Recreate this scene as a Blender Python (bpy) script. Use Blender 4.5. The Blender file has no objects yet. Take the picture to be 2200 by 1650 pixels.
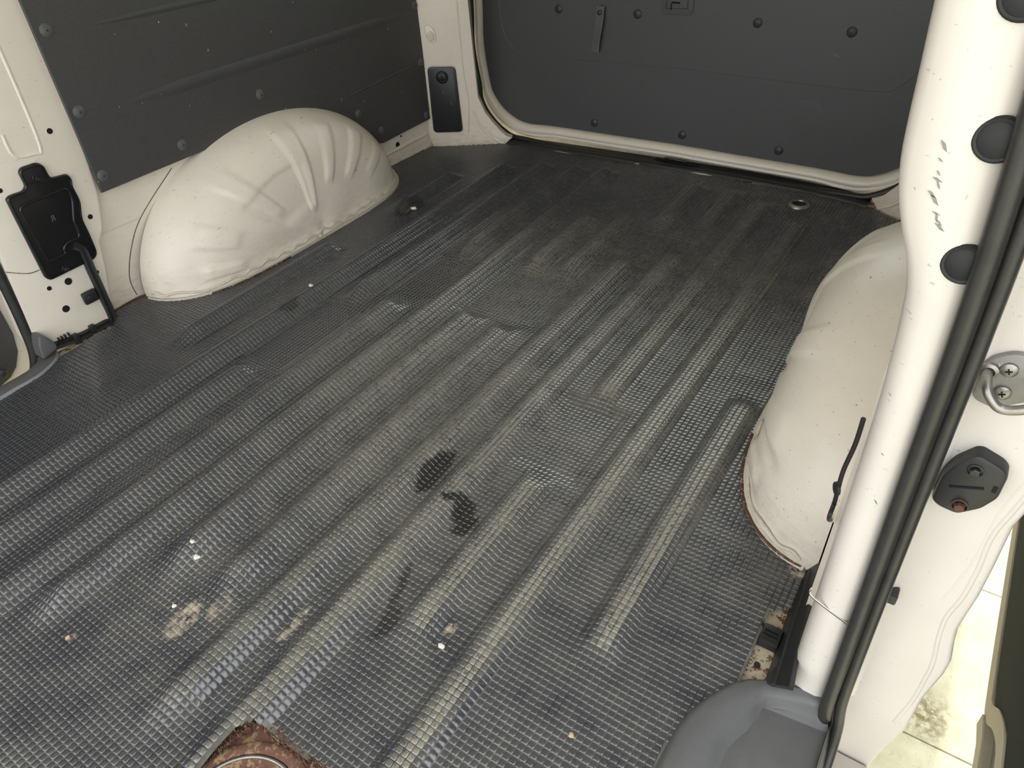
import bpy, bmesh, math, random
import numpy as np
from mathutils import Vector, Matrix, Quaternion
random.seed(4); rng = np.random.default_rng(7)
S = bpy.context.scene
C = S.collection
# ---------------------------------------------------------------- camera
CAM_POS = (0.0, 0.0, 0.84)
CAM_ROT = [[0.8345539, -0.3040623, 0.4594192], [0.5477226, 0.5477226, -0.6324555], [-0.0593284, 0.7794525, 0.6236457]]
cam_d = bpy.data.cameras.new('camera'); cam = bpy.data.objects.new('camera', cam_d); C.objects.link(cam)
cam_d.sensor_fit = 'HORIZONTAL'; cam_d.sensor_width = 36.0; cam_d.lens = 1524.20 / 2200 * 36.0
cam_d.clip_start = 0.01; cam_d.clip_end = 100
m = Matrix(CAM_ROT).to_4x4(); m.translation = Vector(CAM_POS); cam.matrix_world = m
S.camera = cam
# ---------------------------------------------------------------- sky, sun, exposure
W = bpy.data.worlds.new('sky'); S.world = W; W.use_nodes = True
bg = W.node_tree.nodes['Background']
bg.inputs[0].default_value = (0.92, 0.96, 1.0, 1); bg.inputs[1].default_value = 2.2
sun_d = bpy.data.lights.new('sun', 'SUN'); sun = bpy.data.objects.new('sun', sun_d); C.objects.link(sun)
sun_d.energy = 1.6; sun_d.angle = math.radians(3); sun_d.color = (1.0, 0.93, 0.80)
sun.rotation_euler = Vector((-0.10, -0.12, -0.985)).to_track_quat('-Z', 'Y').to_euler()
sun.location = (2, 2, 4)
vs = S.view_settings
vs.view_transform = 'Standard'; vs.look = 'None'; vs.gamma = 1.0; vs.use_curve_mapping = False
vs.exposure = 0.62
# ---------------------------------------------------------------- measured outlines, in metres (x right, y to the tailgate, z up)
D = {
 'cover_out': [[-1.531,0.5182,0.3294],[-1.531,0.5273,0.3334],[-1.531,0.5533,0.3323],[-1.531,0.5613,0.3394],[-1.531,0.5615,0.3667],[-1.531,0.5691,0.3729],[-1.531,0.5987,0.3724],[-1.531,0.607,0.3664],[-1.531,0.6082,0.3369],[-1.531,0.6439,0.3329],[-1.531,0.6475,0.3226],[-1.531,0.6427,0.3099],[-1.531,0.6444,0.2747],[-1.531,0.6318,0.2394],[-1.531,0.6321,0.2009],[-1.531,0.6302,0.1604],[-1.531,0.6202,0.1524],[-1.531,0.5206,0.1511],[-1.531,0.5139,0.1607]],
 'cover_in': [[-1.531,0.5312,0.3047],[-1.531,0.5416,0.3089],[-1.531,0.6262,0.3096],[-1.531,0.6306,0.3017],[-1.531,0.6303,0.2838],[-1.531,0.614,0.2437],[-1.531,0.6115,0.2086],[-1.531,0.5812,0.2086],[-1.531,0.5713,0.2004],[-1.531,0.5716,0.1897],[-1.531,0.5355,0.1886],[-1.531,0.5317,0.194]],
 'cover_bolts': [[-1.531,0.585,0.3463],[-1.531,0.5565,0.1604]],
 'cover_R': [[-1.531,0.5791,0.2639]],
 'cover_slot': [[-1.531,0.5217,0.1602],[-1.531,0.5409,0.1557]],
 'utrim': [[-1.537,0.5925,0.1967],[-1.537,0.6037,0.1843],[-1.537,0.6045,0.1677],[-1.537,0.6027,0.1299],[-1.537,0.6016,0.0809],[-1.537,0.5999,0.0079],[-1.537,0.5806,0.0028],[-1.537,0.5349,0.0078],[-1.537,0.4979,0.0123],[-1.537,0.4662,0.0181]],
 'holes': [[-1.533,0.6501,0.4159],[-1.533,0.5182,0.346],[-1.533,0.6515,0.2354],[-1.533,0.5527,0.1306],[-1.533,0.5129,0.1349],[-1.533,0.5229,0.0791],[-1.533,0.5891,0.0705],[-1.533,0.6148,0.1213]],
 'holes_rear': [[-1.54,1.6189,0.0594],[-1.54,1.6397,0.0804]],
 'clipsL': [[-1.531,0.7194,0.5814],[-1.531,0.7155,0.4339],[-1.531,0.708,0.3051],[-1.531,0.9051,0.3035],[-1.531,1.1487,0.3456],[-1.531,1.4599,0.2058],[-1.531,1.7629,0.4253],[-1.531,1.7562,0.2691],[-1.531,1.7522,0.1133],[-1.531,1.5404,0.1324]],
 'ridgeL': [[-1.533,0.7793,0.5726],[-1.533,1.0878,0.5639],[-1.533,0.7844,0.4205],[-1.533,1.1839,0.4257],[-1.533,1.7637,0.409],[-1.533,1.4059,0.2584],[-1.533,1.7669,0.2756]],
 'embossL': [[-1.535,0.629,0.5342],[-1.535,0.621,0.398],[-1.535,0.6061,0.3866],[-1.535,0.5694,0.3949],[-1.535,0.5678,0.4352]],
 'seamL': [[-1.534,0.4565,0.2019],[-1.534,0.4902,0.1815],[-1.534,0.5129,0.1785]],
 'seamA': [[-1.555,0.8722,0.2581],[-1.555,0.765,0.1831],[-1.555,0.7172,0.1236],[-1.555,0.6888,0.0594]],
 'seamB': [[-1.555,0.668,0.1832],[-1.555,0.7622,0.182]],
 'dpillar': [[-1.5295,1.7734,0.4381],[-1.5377,1.7685,0.0945],[-1.5418,1.7661,0.0454],[-1.5319,1.772,0.0039],[-1.3214,1.8964,-0.005],[-1.3294,1.8917,0.0008],[-1.3162,1.8995,0.0147],[-1.3076,1.9046,0.0215],[-1.3237,1.8951,0.0295],[-1.3392,1.8859,0.047],[-1.3599,1.8737,0.0763],[-1.3781,1.8629,0.1074],[-1.388,1.857,0.1376],[-1.3937,1.8537,0.156],[-1.3945,1.8532,0.196],[-1.3985,1.8508,0.4303]],
 'dfl': [[-1.4083,1.845,0.1113],[-1.3988,1.8506,0.0759],[-1.3823,1.8604,0.0491],[-1.3592,1.8741,0.024],[-1.3313,1.8906,0.0045]],
 'dfl2': [[-1.3815,1.8609,0.0609],[-1.3644,1.871,0.0387],[-1.343,1.8836,0.0172]],
 'rimO': [[-1.4779,1.985,0.4017],[-1.484,1.985,0.2708],[-1.4724,1.985,0.1524],[-1.4686,1.985,0.1174],[-1.4511,1.985,0.081],[-1.4183,1.985,0.0437],[-1.3755,1.985,0.0175],[-1.3146,1.985,0.0001],[-1.2509,1.985,0.0027],[-1.1974,1.985,0.009]],
 'rimI': [[-1.4585,2.0,0.3999],[-1.4657,2.0,0.2688],[-1.4517,2.0,0.1505],[-1.4375,2.0,0.112],[-1.4077,2.0,0.0771],[-1.3623,2.0,0.0489],[-1.3105,2.0,0.0363],[-1.2055,2.0,0.0397]],
 'sealT': [[-1.4679,1.957,0.4074],[-1.4765,1.957,0.2778],[-1.4621,1.957,0.161],[-1.4597,1.957,0.1145],[-1.4411,1.957,0.0761],[-1.4085,1.957,0.0415],[-1.3718,1.957,0.0171],[-1.3374,1.957,0.0035],[-1.2852,1.957,0.0013]],
 'dcrease': [[-1.4269,1.834,0.432],[-1.4278,1.8335,0.2452],[-1.4214,1.8373,0.1433],[-1.4299,1.8323,0.0435]],
 'dcover': [[-1.5221,1.7778,0.253],[-1.447,1.8222,0.2502],[-1.4437,1.8241,0.0497],[-1.5266,1.7751,0.0513]],
 'dknob': [[-1.4847,1.7998,0.2218]],
 'doval': [[-1.5027,1.7892,0.3455]],
 'dlines': [[-1.5253,1.7758,0.063],[-1.4638,1.8122,0.0562],[-1.489,1.7973,0.1814],[-1.464,1.8121,0.1368]],
 'clipsT': [[-0.591,2.0,0.3905],[-0.3608,2.0,0.3848],[-0.9266,2.0,0.3914],[-1.1777,2.0,0.3848],[-0.4828,2.0,0.075],[-1.0575,2.0,0.0743],[-0.7657,2.0,0.0777],[-1.1803,2.0,0.3899]],
 'strap': [[-1.0347,2.0,0.4046],[-1.0398,2.0,0.3913],[-1.0378,2.0,0.373],[-1.0426,2.0,0.3415],[-1.0476,2.0,0.314],[-1.0488,2.0,0.2894]],
 'latch': [[-0.8574,2.0,0.4297],[-0.8579,2.0,0.405],[-0.8473,2.0,0.3952],[-0.7724,2.0,0.3983],[-0.7654,2.0,0.4081],[-0.7667,2.0,0.4342]],
 'bluntbump': [[-0.4281,2.0,0.17]],
 'whitefootR': [[-0.2194,1.8467,0.02],[-0.2099,1.8953,0.02],[-0.1801,1.9265,0.02],[-0.1524,1.8264,0.02]],
 'ring': [[-0.3919,1.833,0.0],[-0.3419,1.8403,0.0],[-0.3733,1.8593,0.0],[-0.3576,1.8047,0.0]],
 'seal_in': [[0.0086,0.515,0.6928],[0.0182,0.515,0.5691],[0.0215,0.515,0.4512],[0.0267,0.515,0.2861],[0.0321,0.515,0.0863],[0.0343,0.515,-0.0053],[0.047,0.515,-0.0736],[0.0598,0.515,-0.1225]],
 'seal_out': [[0.0389,0.515,0.5959],[0.0414,0.515,0.538],[0.0429,0.515,0.47],[0.0462,0.515,0.3313],[0.0523,0.515,0.1237],[0.0569,0.515,0.0293],[0.068,0.515,-0.0492],[0.0801,0.515,-0.0971]],
 'seampr': [[-0.0145,0.519,0.1982],[-0.0135,0.519,0.1879],[0.0034,0.519,0.1781],[0.03,0.519,0.1667]],
 'jamb': [[0.0426,0.56,0.582],[0.0447,0.56,0.5028],[0.0487,0.56,0.2927],[0.0566,0.56,0.0406],[0.0637,0.56,-0.0876],[0.0796,0.56,-0.1884]],
 'jamb_edge': [[0.1212,0.56,0.3476],[0.1187,0.56,0.3309],[0.1215,0.56,0.2736],[0.1228,0.56,0.2286],[0.1219,0.56,0.1968],[0.1216,0.56,0.1747],[0.1256,0.56,0.1468],[0.1308,0.56,0.1217],[0.1312,0.56,0.0973],[0.1265,0.56,0.043],[0.1274,0.56,-0.033],[0.1187,0.56,-0.0873]],
 'jamb_cr1': [[0.1125,0.56,0.3496],[0.1082,0.56,0.3117],[0.1112,0.56,0.2664],[0.1114,0.56,0.2226],[0.1079,0.56,0.1883],[0.1105,0.56,0.1542],[0.1173,0.56,0.1095],[0.1183,0.56,0.0786],[0.1185,0.56,0.0314],[0.1135,0.56,-0.0252]],
 'jamb_cr2': [[0.1047,0.56,0.345],[0.1048,0.56,0.3031],[0.1042,0.56,0.264],[0.0976,0.56,0.2096]],
 'strk_plate': [[0.0478,0.556,0.4893],[0.0535,0.556,0.4967],[0.0626,0.556,0.503],[0.0712,0.556,0.5044],[0.0794,0.556,0.5014],[0.0891,0.556,0.4783],[0.0877,0.556,0.4665],[0.0726,0.556,0.4552],[0.0664,0.556,0.4501],[0.058,0.556,0.452],[0.0525,0.556,0.4535],[0.0489,0.556,0.4572],[0.0491,0.556,0.4616]],
 'strk_loop': [[0.0538,0.54,0.4819],[0.0588,0.54,0.4748],[0.066,0.54,0.4686],[0.0732,0.54,0.4695],[0.0858,0.54,0.4754],[0.0878,0.54,0.4851],[0.0838,0.54,0.4916]],
 'strk_scr': [[0.0646,0.553,0.4893],[0.0668,0.553,0.468]],
 'strk_txt': [[0.0497,0.553,0.4858],[0.0604,0.553,0.4952]],
 'buf': [[0.0571,0.548,0.3902],[0.0679,0.548,0.4059],[0.0725,0.548,0.4076],[0.0898,0.548,0.4013],[0.0955,0.548,0.395],[0.0961,0.548,0.369],[0.0889,0.548,0.3526],[0.0747,0.548,0.3377],[0.059,0.548,0.3397],[0.0519,0.548,0.345],[0.052,0.548,0.3746]],
 'buf_slot': [[0.0644,0.545,0.3669],[0.0838,0.545,0.3762]],
 'buf_nut': [[0.0726,0.545,0.3923],[0.0735,0.545,0.3501]],
 'sclip': [[0.0599,0.55,0.1978]],
 'stepL_top': [[-1.5044,0.3335,0.012],[-1.5051,0.3621,0.012],[-1.5061,0.388,0.012],[-1.5169,0.4159,0.012],[-1.5375,0.429,0.012]],
 'stepL_mid': [[-1.469,0.3158,0.012],[-1.4715,0.3518,0.012],[-1.4711,0.3875,0.012],[-1.4836,0.424,0.012],[-1.5056,0.4535,0.012],[-1.5534,0.4707,0.012]],
 'stepL_bot': [[-1.4714,0.3109,0.0],[-1.4792,0.3677,0.0],[-1.4675,0.4036,0.0],[-1.4834,0.4351,0.0],[-1.5016,0.46,0.0]],
 'stepL_post': [[-1.53,0.441,0.0675],[-1.53,0.4504,0.064],[-1.53,0.4614,0.0439],[-1.53,0.4636,0.0245],[-1.53,0.4261,0.0143],[-1.53,0.4316,0.0446]],
 'sealLp': [[-1.535,0.4476,0.2067],[-1.535,0.4368,0.0685],[-1.535,0.4258,0.0081]],
 'doorL_dark': [[-1.6,0.4343,0.1163],[-1.6,0.4317,0.0456],[-1.6,0.4222,0.0058],[-1.6,0.4035,-0.0242],[-1.6,0.3835,-0.0392]],
 'rust': [[-0.5536,0.0915,0.0],[-0.5435,0.1475,-0.0],[-0.4227,0.1596,0.0],[-0.5338,0.0855,0.0],[-0.517,0.1268,0.0],[-0.503,0.134,0.0],[-0.4848,0.14,0.0],[-0.4497,0.1377,0.0],[-0.5238,0.0917,0.0],[-0.513,0.1152,0.0],[-0.4992,0.1282,0.0],[-0.464,0.1289,0.0],[-0.5301,0.1362,0.0]],
 'mud': [[-0.7229,0.1913,0.0],[-0.7362,0.1708,-0.0],[-0.7195,0.2278,0.0],[-0.5855,0.2701,0.0],[-0.5915,0.242,0.0],[-0.585,0.2914,-0.0],[-0.7924,0.2679,0.0],[-0.8102,0.2772,0.0],[-0.7596,0.1967,0.0],[-0.8419,0.0904,0.0],[-1.2774,1.3596,0.0],[-1.1949,0.8953,0.0]],
 'oil': [[-0.6155,0.5436,0.0],[-0.5774,0.6454,0.0],[-0.5327,0.535,0.0],[-0.4733,0.5272,0.0],[-0.4788,0.3304,0.0],[-0.5105,0.407,0.0],[-0.5018,0.5422,0.0],[-1.0113,0.2783,0.0],[-1.0181,0.4611,0.0]],
 'wire': [[-0.0188,0.56,0.3989],[-0.0186,0.56,0.3673],[-0.0211,0.56,0.3323],[-0.0206,0.56,0.3066],[-0.0198,0.56,0.2867],[-0.02,0.56,0.262]],
 'railpoly': [[-0.0266,0.795,0.0174],[-0.0385,0.802,-0.0072],[-0.0391,0.7807,-0.0086],[-0.0354,0.7209,-0.0009],[-0.0363,0.6486,-0.0028],[-0.0308,0.5277,0.0087],[-0.0307,0.5094,0.009],[-0.003,0.4833,0.0667],[-0.0098,0.546,0.0526],[-0.0174,0.6614,0.0367]],
}
# ---------------------------------------------------------------- materials
def nmat(name):
    mt = bpy.data.materials.new(name); mt.use_nodes = True
    nt = mt.node_tree; b = nt.nodes['Principled BSDF']
    return mt, nt, b
def N(nt, t, **kw):
    n = nt.nodes.new(t)
    for k, v in kw.items(): setattr(n, k, v)
    return n
def pos(nt, scale=(1, 1, 1)):
    g = N(nt, 'ShaderNodeNewGeometry'); mp = N(nt, 'ShaderNodeMapping')
    mp.inputs['Scale'].default_value = scale
    nt.links.new(g.outputs['Position'], mp.inputs['Vector']); return mp.outputs['Vector']
def noise(nt, vec, sc, det=3, rough=.55):
    n = N(nt, 'ShaderNodeTexNoise'); n.inputs['Scale'].default_value = sc
    n.inputs['Detail'].default_value = det; n.inputs['Roughness'].default_value = rough
    nt.links.new(vec, n.inputs['Vector']); return n.outputs['Fac']
def ramp(nt, fac, a, b, ca=(0, 0, 0, 1), cb=(1, 1, 1, 1)):
    r = N(nt, 'ShaderNodeValToRGB'); r.color_ramp.elements[0].position = a; r.color_ramp.elements[1].position = b
    r.color_ramp.elements[0].color = ca; r.color_ramp.elements[1].color = cb
    nt.links.new(fac, r.inputs[0]); return r.outputs[0]
def mix(nt, fac, a, b):
    m_ = N(nt, 'ShaderNodeMix', data_type='RGBA')
    for i, v in ((0, fac), (6, a), (7, b)):
        if isinstance(v, (tuple, float, int)): m_.inputs[i].default_value = v
        else: nt.links.new(v, m_.inputs[i])
    return m_.outputs[2]
def mth(nt, op, a, b=0.0):
    m_ = N(nt, 'ShaderNodeMath', operation=op)
    for i, v in ((0, a), (1, b)):
        if isinstance(v, (float, int)): m_.inputs[i].default_value = v
        else: nt.links.new(v, m_.inputs[i])
    return m_.outputs[0]
def bump(nt, b, h, strength, dist):
    bp = N(nt, 'ShaderNodeBump'); bp.inputs['Strength'].default_value = strength; bp.inputs['Distance'].default_value = dist
    nt.links.new(h, bp.inputs['Height']); nt.links.new(bp.outputs[0], b.inputs['Normal'])
def col4(c): return (c[0], c[1], c[2], 1)

def paint(name, base, scuff=.5, dirt=0.0, rough=.38, dirtcol=(.30, .24, .17)):
    """white van paint with marks: short dark scratches, specks, faint grime"""
    mt, nt, b = nmat(name)
    v = pos(nt)
    big = noise(nt, v, 7, 4, .6)
    c = mix(nt, ramp(nt, big, .35, .75), col4(base), col4([x * .93 for x in base]))
    sp = noise(nt, v, 240, 2, .5)
    c = mix(nt, mth(nt, 'MULTIPLY', ramp(nt, sp, .735, .76), scuff), c, (.20, .17, .14, 1))
    st = noise(nt, pos(nt, (160, 60, 300)), 1, 2, .5)
    gate = ramp(nt, noise(nt, v, 9, 2), .50, .62)
    c = mix(nt, mth(nt, 'MULTIPLY', mth(nt, 'MULTIPLY', ramp(nt, st, .70, .73), gate), scuff), c, (.22, .20, .17, 1))
    if dirt:
        sx = noise(nt, pos(nt, (30, 30, 90)), 1, 6, .75)
        gz = N(nt, 'ShaderNodeSeparateXYZ'); nt.links.new(v, gz.inputs[0])
        low = ramp(nt, mth(nt, 'ADD', gz.outputs['Z'], mth(nt, 'MULTIPLY', big, .06)), .035, .12, (1, 1, 1, 1), (.16, .16, .16, 1))
        c = mix(nt, mth(nt, 'MULTIPLY', mth(nt, 'MULTIPLY', ramp(nt, sx, .46, .68), low), dirt), c, col4(dirtcol))
    nt.links.new(c, b.inputs['Base Color'])
    b.inputs['Roughness'].default_value = rough
    b.inputs['Coat Weight'].default_value = .15; b.inputs['Coat Roughness'].default_value = .15
    return mt
def plain(name, base, rough=.5, var=.25, sc=60, metal=0.0, spec=.5, bmp=0.0, bsc=500):
    mt, nt, b = nmat(name)
    v = pos(nt); n = noise(nt, v, sc, 4, .6)
    c = mix(nt, n, col4([x * (1 - var) for x in base]), col4([x * (1 + var) for x in base]))
    nt.links.new(c, b.inputs['Base Color']); b.inputs['Roughness'].default_value = rough
    b.inputs['Metallic'].default_value = metal; b.inputs['Specular IOR Level'].default_value = spec
    if bmp: bump(nt, b, noise(nt, v, bsc, 2), bmp, .0006)
    return mt
def rusty(name, paintcol, thr, rustcol=(.16, .07, .03)):
    mt, nt, b = nmat(name)
    v = pos(nt); n = noise(nt, v, 95, 6, .72); n2 = noise(nt, v, 320, 4, .7)
    r = mix(nt, n2, col4([x * .35 for x in rustcol]), col4([min(1, x * 1.7) for x in rustcol]))
    f = ramp(nt, n, thr - .03, thr + .03)
    c = mix(nt, f, r, col4(paintcol))
    nt.links.new(c, b.inputs['Base Color']); b.inputs['Roughness'].default_value = .8
    bump(nt, b, n, .6, .002)
    return mt

M = {}
M['white'] = paint('white_paint', (.81, .745, .645), .45)
M['white_arch'] = paint('white_paint_scuffed', (.79, .725, .63), 1.0, .5, .40, (.42, .36, .28))
M['white_dimmed'] = paint('white_paint_dimmed', (.68, .63, .575), .40, 0, .30)  # same body paint, darkened to offset the strong light at the doorway
M['white_low'] = paint('white_paint_grimy', (.79, .72, .615), .7, .45)
M['sealant'] = plain('pale_sealant', (.62, .57, .49), .6, .25, 120)
M['panel'] = plain('black_hardboard', (.060, .058, .058), .50, .30, 220, spec=.45, bmp=.25, bsc=900)
def flecks(mt):
    nt = mt.node_tree; b = nt.nodes['Principled BSDF']; l = b.inputs['Base Color'].links[0].from_socket
    f = mth(nt, 'MULTIPLY', ramp(nt, noise(nt, pos(nt, (90, 150, 70)), 1, 2, .5), .755, .765), ramp(nt, noise(nt, pos(nt), 13, 2), .45, .5))
    nt.links.new(mix(nt, f, l, (.55, .52, .48, 1)), b.inputs['Base Color'])
flecks(M['panel'])
M['panel_t'] = plain('black_tailgate_board', (.074, .075, .078), .45, .25, 200, spec=.5, bmp=.2, bsc=900)
M['clip'] = plain('grey_plastic_clip', (.085, .085, .085), .55, .2, 200)
M['clip_dark'] = plain('dark_plastic_clip', (.035, .036, .038), .45, .2, 200)
M['blackgloss'] = plain('black_gloss_steel', (.010, .010, .011), .22, .4, 300)
M['blackplastic'] = plain('black_plastic', (.018, .018, .019), .42, .3, 150, bmp=.15)
M['rubberseal'] = plain('rubber_seal', (.026, .025, .023), .40, .45, 60, bmp=.3, bsc=350)
M['greyplastic'] = plain('grey_step_plastic', (.105, .105, .104), .46, .15, 40, bmp=.5, bsc=1200)
M['greylight'] = plain('worn_step_plastic', (.22, .23, .23), .5, .15, 60)
M['dark'] = plain('dark_hole', (.004, .004, .004), .9, .1)
M['plug'] = plain('rubber_plug', (.011, .011, .012), .6, .3, 120, bmp=.1)
M['steel'] = plain('worn_steel', (.30, .285, .26), .38, .3, 140, metal=.85)
M['steelplate'] = plain('grey_zinc_plate', (.26, .245, .225), .5, .25, 90, metal=.35)
M['bolt'] = plain('dark_bolt', (.05, .05, .05), .35, .3, 200, metal=.6)
M['rustbolt'] = plain('rusty_bolt', (.10, .045, .03), .8, .4, 300)
M['tan'] = plain('tan_plug', (.66, .58, .44), .5, .1)
M['flake'] = rusty('flaking_floor_paint', (.58, .50, .37), .47, (.13, .06, .03))
M['rust'] = rusty('rusty_plate', (.28, .19, .11), .55, (.13, .06, .042))
M['rustedge'] = rusty('rust_line', (.42, .33, .22), .58, (.085, .045, .028))
M['dooredge'] = plain('beige_door_edge', (.50, .46, .36), .5, .1)
M['doordark'] = plain('green_black_door_panel', (.013, .019, .017), .75, .3, 80, spec=.2)
M['crumb'] = plain('pale_crumb', (.75, .70, .60), .8, .2, 300)
M['crumb2'] = plain('tan_crumb', (.50, .38, .24), .8, .2, 300)
def ground_mat():
    mt, nt, b = nmat('pale_paving')
    v = pos(nt); n = noise(nt, v, 14, 6, .7)
    c = mix(nt, ramp(nt, n, .35, .7), (.47, .44, .29, 1), (.58, .55, .39, 1))
    sp = noise(nt, pos(nt, (130, 60, 100)), 1, 3, .6)
    c = mix(nt, mth(nt, 'MULTIPLY', ramp(nt, sp, .60, .68), .5), c, (.36, .33, .22, 1))
    g = N(nt, 'ShaderNodeNewGeometry'); d = N(nt, 'ShaderNodeVectorMath', operation='DISTANCE')
    nt.links.new(g.outputs['Position'], d.inputs[0]); d.inputs[1].default_value = (.225, .945, -.55)
    stain = mth(nt, 'MULTIPLY', ramp(nt, d.outputs['Value'], .02, .075, (1, 1, 1, 1), (0, 0, 0, 1)), ramp(nt, noise(nt, v, 60, 5, .7), .40, .58))
    c = mix(nt, stain, c, (.20, .16, .08, 1))
    nt.links.new(c, b.inputs['Base Color']); b.inputs['Roughness'].default_value = .85
    return mt
M['ground'] = ground_mat()
M['joint'] = plain('dark_joint', (.20, .18, .13), .9)
def glass_mat():
    mt, nt, b = nmat('rear_glass'); nt.nodes.remove(b); o_ = nt.nodes['Material Output']
    t = N(nt, 'ShaderNodeBsdfTransparent'); t.inputs[0].default_value = (.90, .94, .93, 1)
    g = N(nt, 'ShaderNodeBsdfGlossy'); g.inputs['Roughness'].default_value = .01
    f = N(nt, 'ShaderNodeFresnel'); f.inputs[0].default_value = 1.45; mx = N(nt, 'ShaderNodeMixShader')
    nt.links.new(f.outputs[0], mx.inputs[0]); nt.links.new(t.outputs[0], mx.inputs[1]); nt.links.new(g.outputs[0], mx.inputs[2]); nt.links.new(mx.outputs[0], o_.inputs[0])
    return mt
M['glass'] = glass_mat()
def mat_rubber():
    """studded rubber: 'top' 1 on stud tops, 'wear' worn rib crests plus mid-floor sheen put into the colour, 'oil' wet spots, 'mud' dried dirt, 'dust' how dusty the grooves are"""
    mt, nt, b = nmat('studded_rubber')
    def at(n):
        a = N(nt, 'ShaderNodeAttribute', attribute_name=n); return a.outputs['Fac']
    v = pos(nt)
    top, wear_sheen, oil, mud, dust = at('top'), at('wear_sheen'), at('oil'), at('mud'), at('dust')
    n1 = noise(nt, v, 16, 5, .65); n2 = noise(nt, v, 120, 3, .6); n3 = noise(nt, v, 420, 2, .6)
    rub = mix(nt, n2, (.019, .022, .030, 1), (.044, .048, .060, 1))  # blue sheen of the sky tinted into the rubber colour
    dcol = mix(nt, n3, (.10, .095, .082, 1), (.27, .25, .205, 1))
    dcol0 = mix(nt, n2, (.013, .013, .013, 1), (.048, .046, .040, 1))
    dm = mth(nt, 'MULTIPLY', dust, ramp(nt, n1, .38, .62))
    groove = mix(nt, dm, dcol0, dcol)
    film = mth(nt, 'MULTIPLY', mth(nt, 'MULTIPLY', dust, ramp(nt, n1, .36, .70)), .55)
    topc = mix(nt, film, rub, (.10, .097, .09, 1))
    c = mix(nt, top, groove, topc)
    wv = mth(nt, 'MULTIPLY', mth(nt, 'MULTIPLY', wear_sheen, top), ramp(nt, n2, .28, .5))
    c = mix(nt, wv, c, mix(nt, n3, (.20, .185, .15, 1), (.31, .285, .235, 1)))
    c = mix(nt, oil, c, (.006, .006, .007, 1))
    mm = mth(nt, 'MULTIPLY', mth(nt, 'MULTIPLY', mud, ramp(nt, noise(nt, v, 75, 5, .7), .40, .55)), mth(nt, 'SUBTRACT', 1.0, mth(nt, 'MULTIPLY', mth(nt, 'MULTIPLY', top, .75), ramp(nt, n1, .45, .60))))
    c = mix(nt, mm, c, mix(nt, n3, (.30, .25, .18, 1), (.50, .43, .33, 1)))
    nt.links.new(c, b.inputs['Base Color'])
    r = mix(nt, top, (.68, .68, .68, 1), mix(nt, n2, (.12, .12, .12, 1), (.26, .26, .26, 1)))
    r = mix(nt, oil, r, (.22, .22, .22, 1)); r = mix(nt, mm, r, (.9, .9, .9, 1))
    nt.links.new(r, b.inputs['Roughness'])
    b.inputs['Specular IOR Level'].default_value = 1.0
    cw = mth(nt, 'MULTIPLY', mth(nt, 'ADD', .25, mth(nt, 'MULTIPLY', at('polish'), .75)), mth(nt, 'MULTIPLY', top, mth(nt, 'SUBTRACT', 1.0, mth(nt, 'MULTIPLY', oil, .85)))); nt.links.new(cw, b.inputs['Coat Weight']); b.inputs['Coat Roughness'].default_value = .14; b.inputs['Coat IOR'].default_value = 1.7
    return mt
M['mat'] = mat_rubber()

# ---------------------------------------------------------------- builders
ORIG = {}
def wo(p): return ORIG.get(p.name, Vector((0, 0, 0))) if p else Vector((0, 0, 0))
def tag(o, label=None, cat=None, group=None, kind=None):
    if label: o['label'] = label
    if cat: o['category'] = cat
    if group: o['group'] = group
    if kind: o['kind'] = kind
    return o
def thing(name, base, label=None, cat=None, group=None, kind=None):
    o = bpy.data.objects.new(name, None); C.objects.link(o); o.location = base; o.empty_display_size = .05
    ORIG[o.name] = Vector(base); return tag(o, label, cat, group, kind)
def link(name, me, origin, mat, parent=None):
    o = bpy.data.objects.new(name, me); C.objects.link(o)
    if mat: me.materials.append(mat if not isinstance(mat, str) else M[mat])
    o.location = Vector(origin) - wo(parent)
    if parent: o.parent = parent
    ORIG[o.name] = Vector(origin); return o
def obj(name, verts, faces, mat, parent=None, smooth=False, auto=None):
    v = np.asarray([tuple(p) for p in verts], float) if not isinstance(verts, np.ndarray) else verts
    mn, mx = v.min(0), v.max(0); o0 = np.array([(mn[0] + mx[0]) / 2, (mn[1] + mx[1]) / 2, mn[2]])
    me = bpy.data.meshes.new(name); me.from_pydata((v - o0).tolist(), [], [tuple(int(i) for i in f) for f in faces]); me.update()
    if smooth:
        me.shade_smooth()
        if auto: me.set_sharp_from_angle(angle=math.radians(auto))
    return link(name, me, o0, mat, parent)
def from_bm(name, bm, mat, parent=None, smooth=True, auto=35):
    bmesh.ops.recalc_face_normals(bm, faces=bm.faces)
    v = np.array([x.co[:] for x in bm.verts]); mn, mx = v.min(0), v.max(0)
    o0 = Vector(((mn[0] + mx[0]) / 2, (mn[1] + mx[1]) / 2, mn[2]))
    bmesh.ops.translate(bm, vec=-o0, verts=bm.verts)
    me = bpy.data.meshes.new(name); bm.to_mesh(me); bm.free()
    if smooth:
        me.shade_smooth()
        if auto: me.set_sharp_from_angle(angle=math.radians(auto))
    return link(name, me, o0, mat, parent)
def box(name, a, b, mat, parent=None, bev=0.0):
    bm = bmesh.new(); r = bmesh.ops.create_cube(bm, size=1)
    for v in bm.verts: v.co = Vector([(a[i] + b[i]) / 2 + v.co[i] * (b[i] - a[i]) for i in range(3)])
    if bev: bmesh.ops.bevel(bm, geom=bm.edges[:], offset=bev, segments=2, affect='EDGES', profile=.5)
    return from_bm(name, bm, mat, parent)
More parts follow.
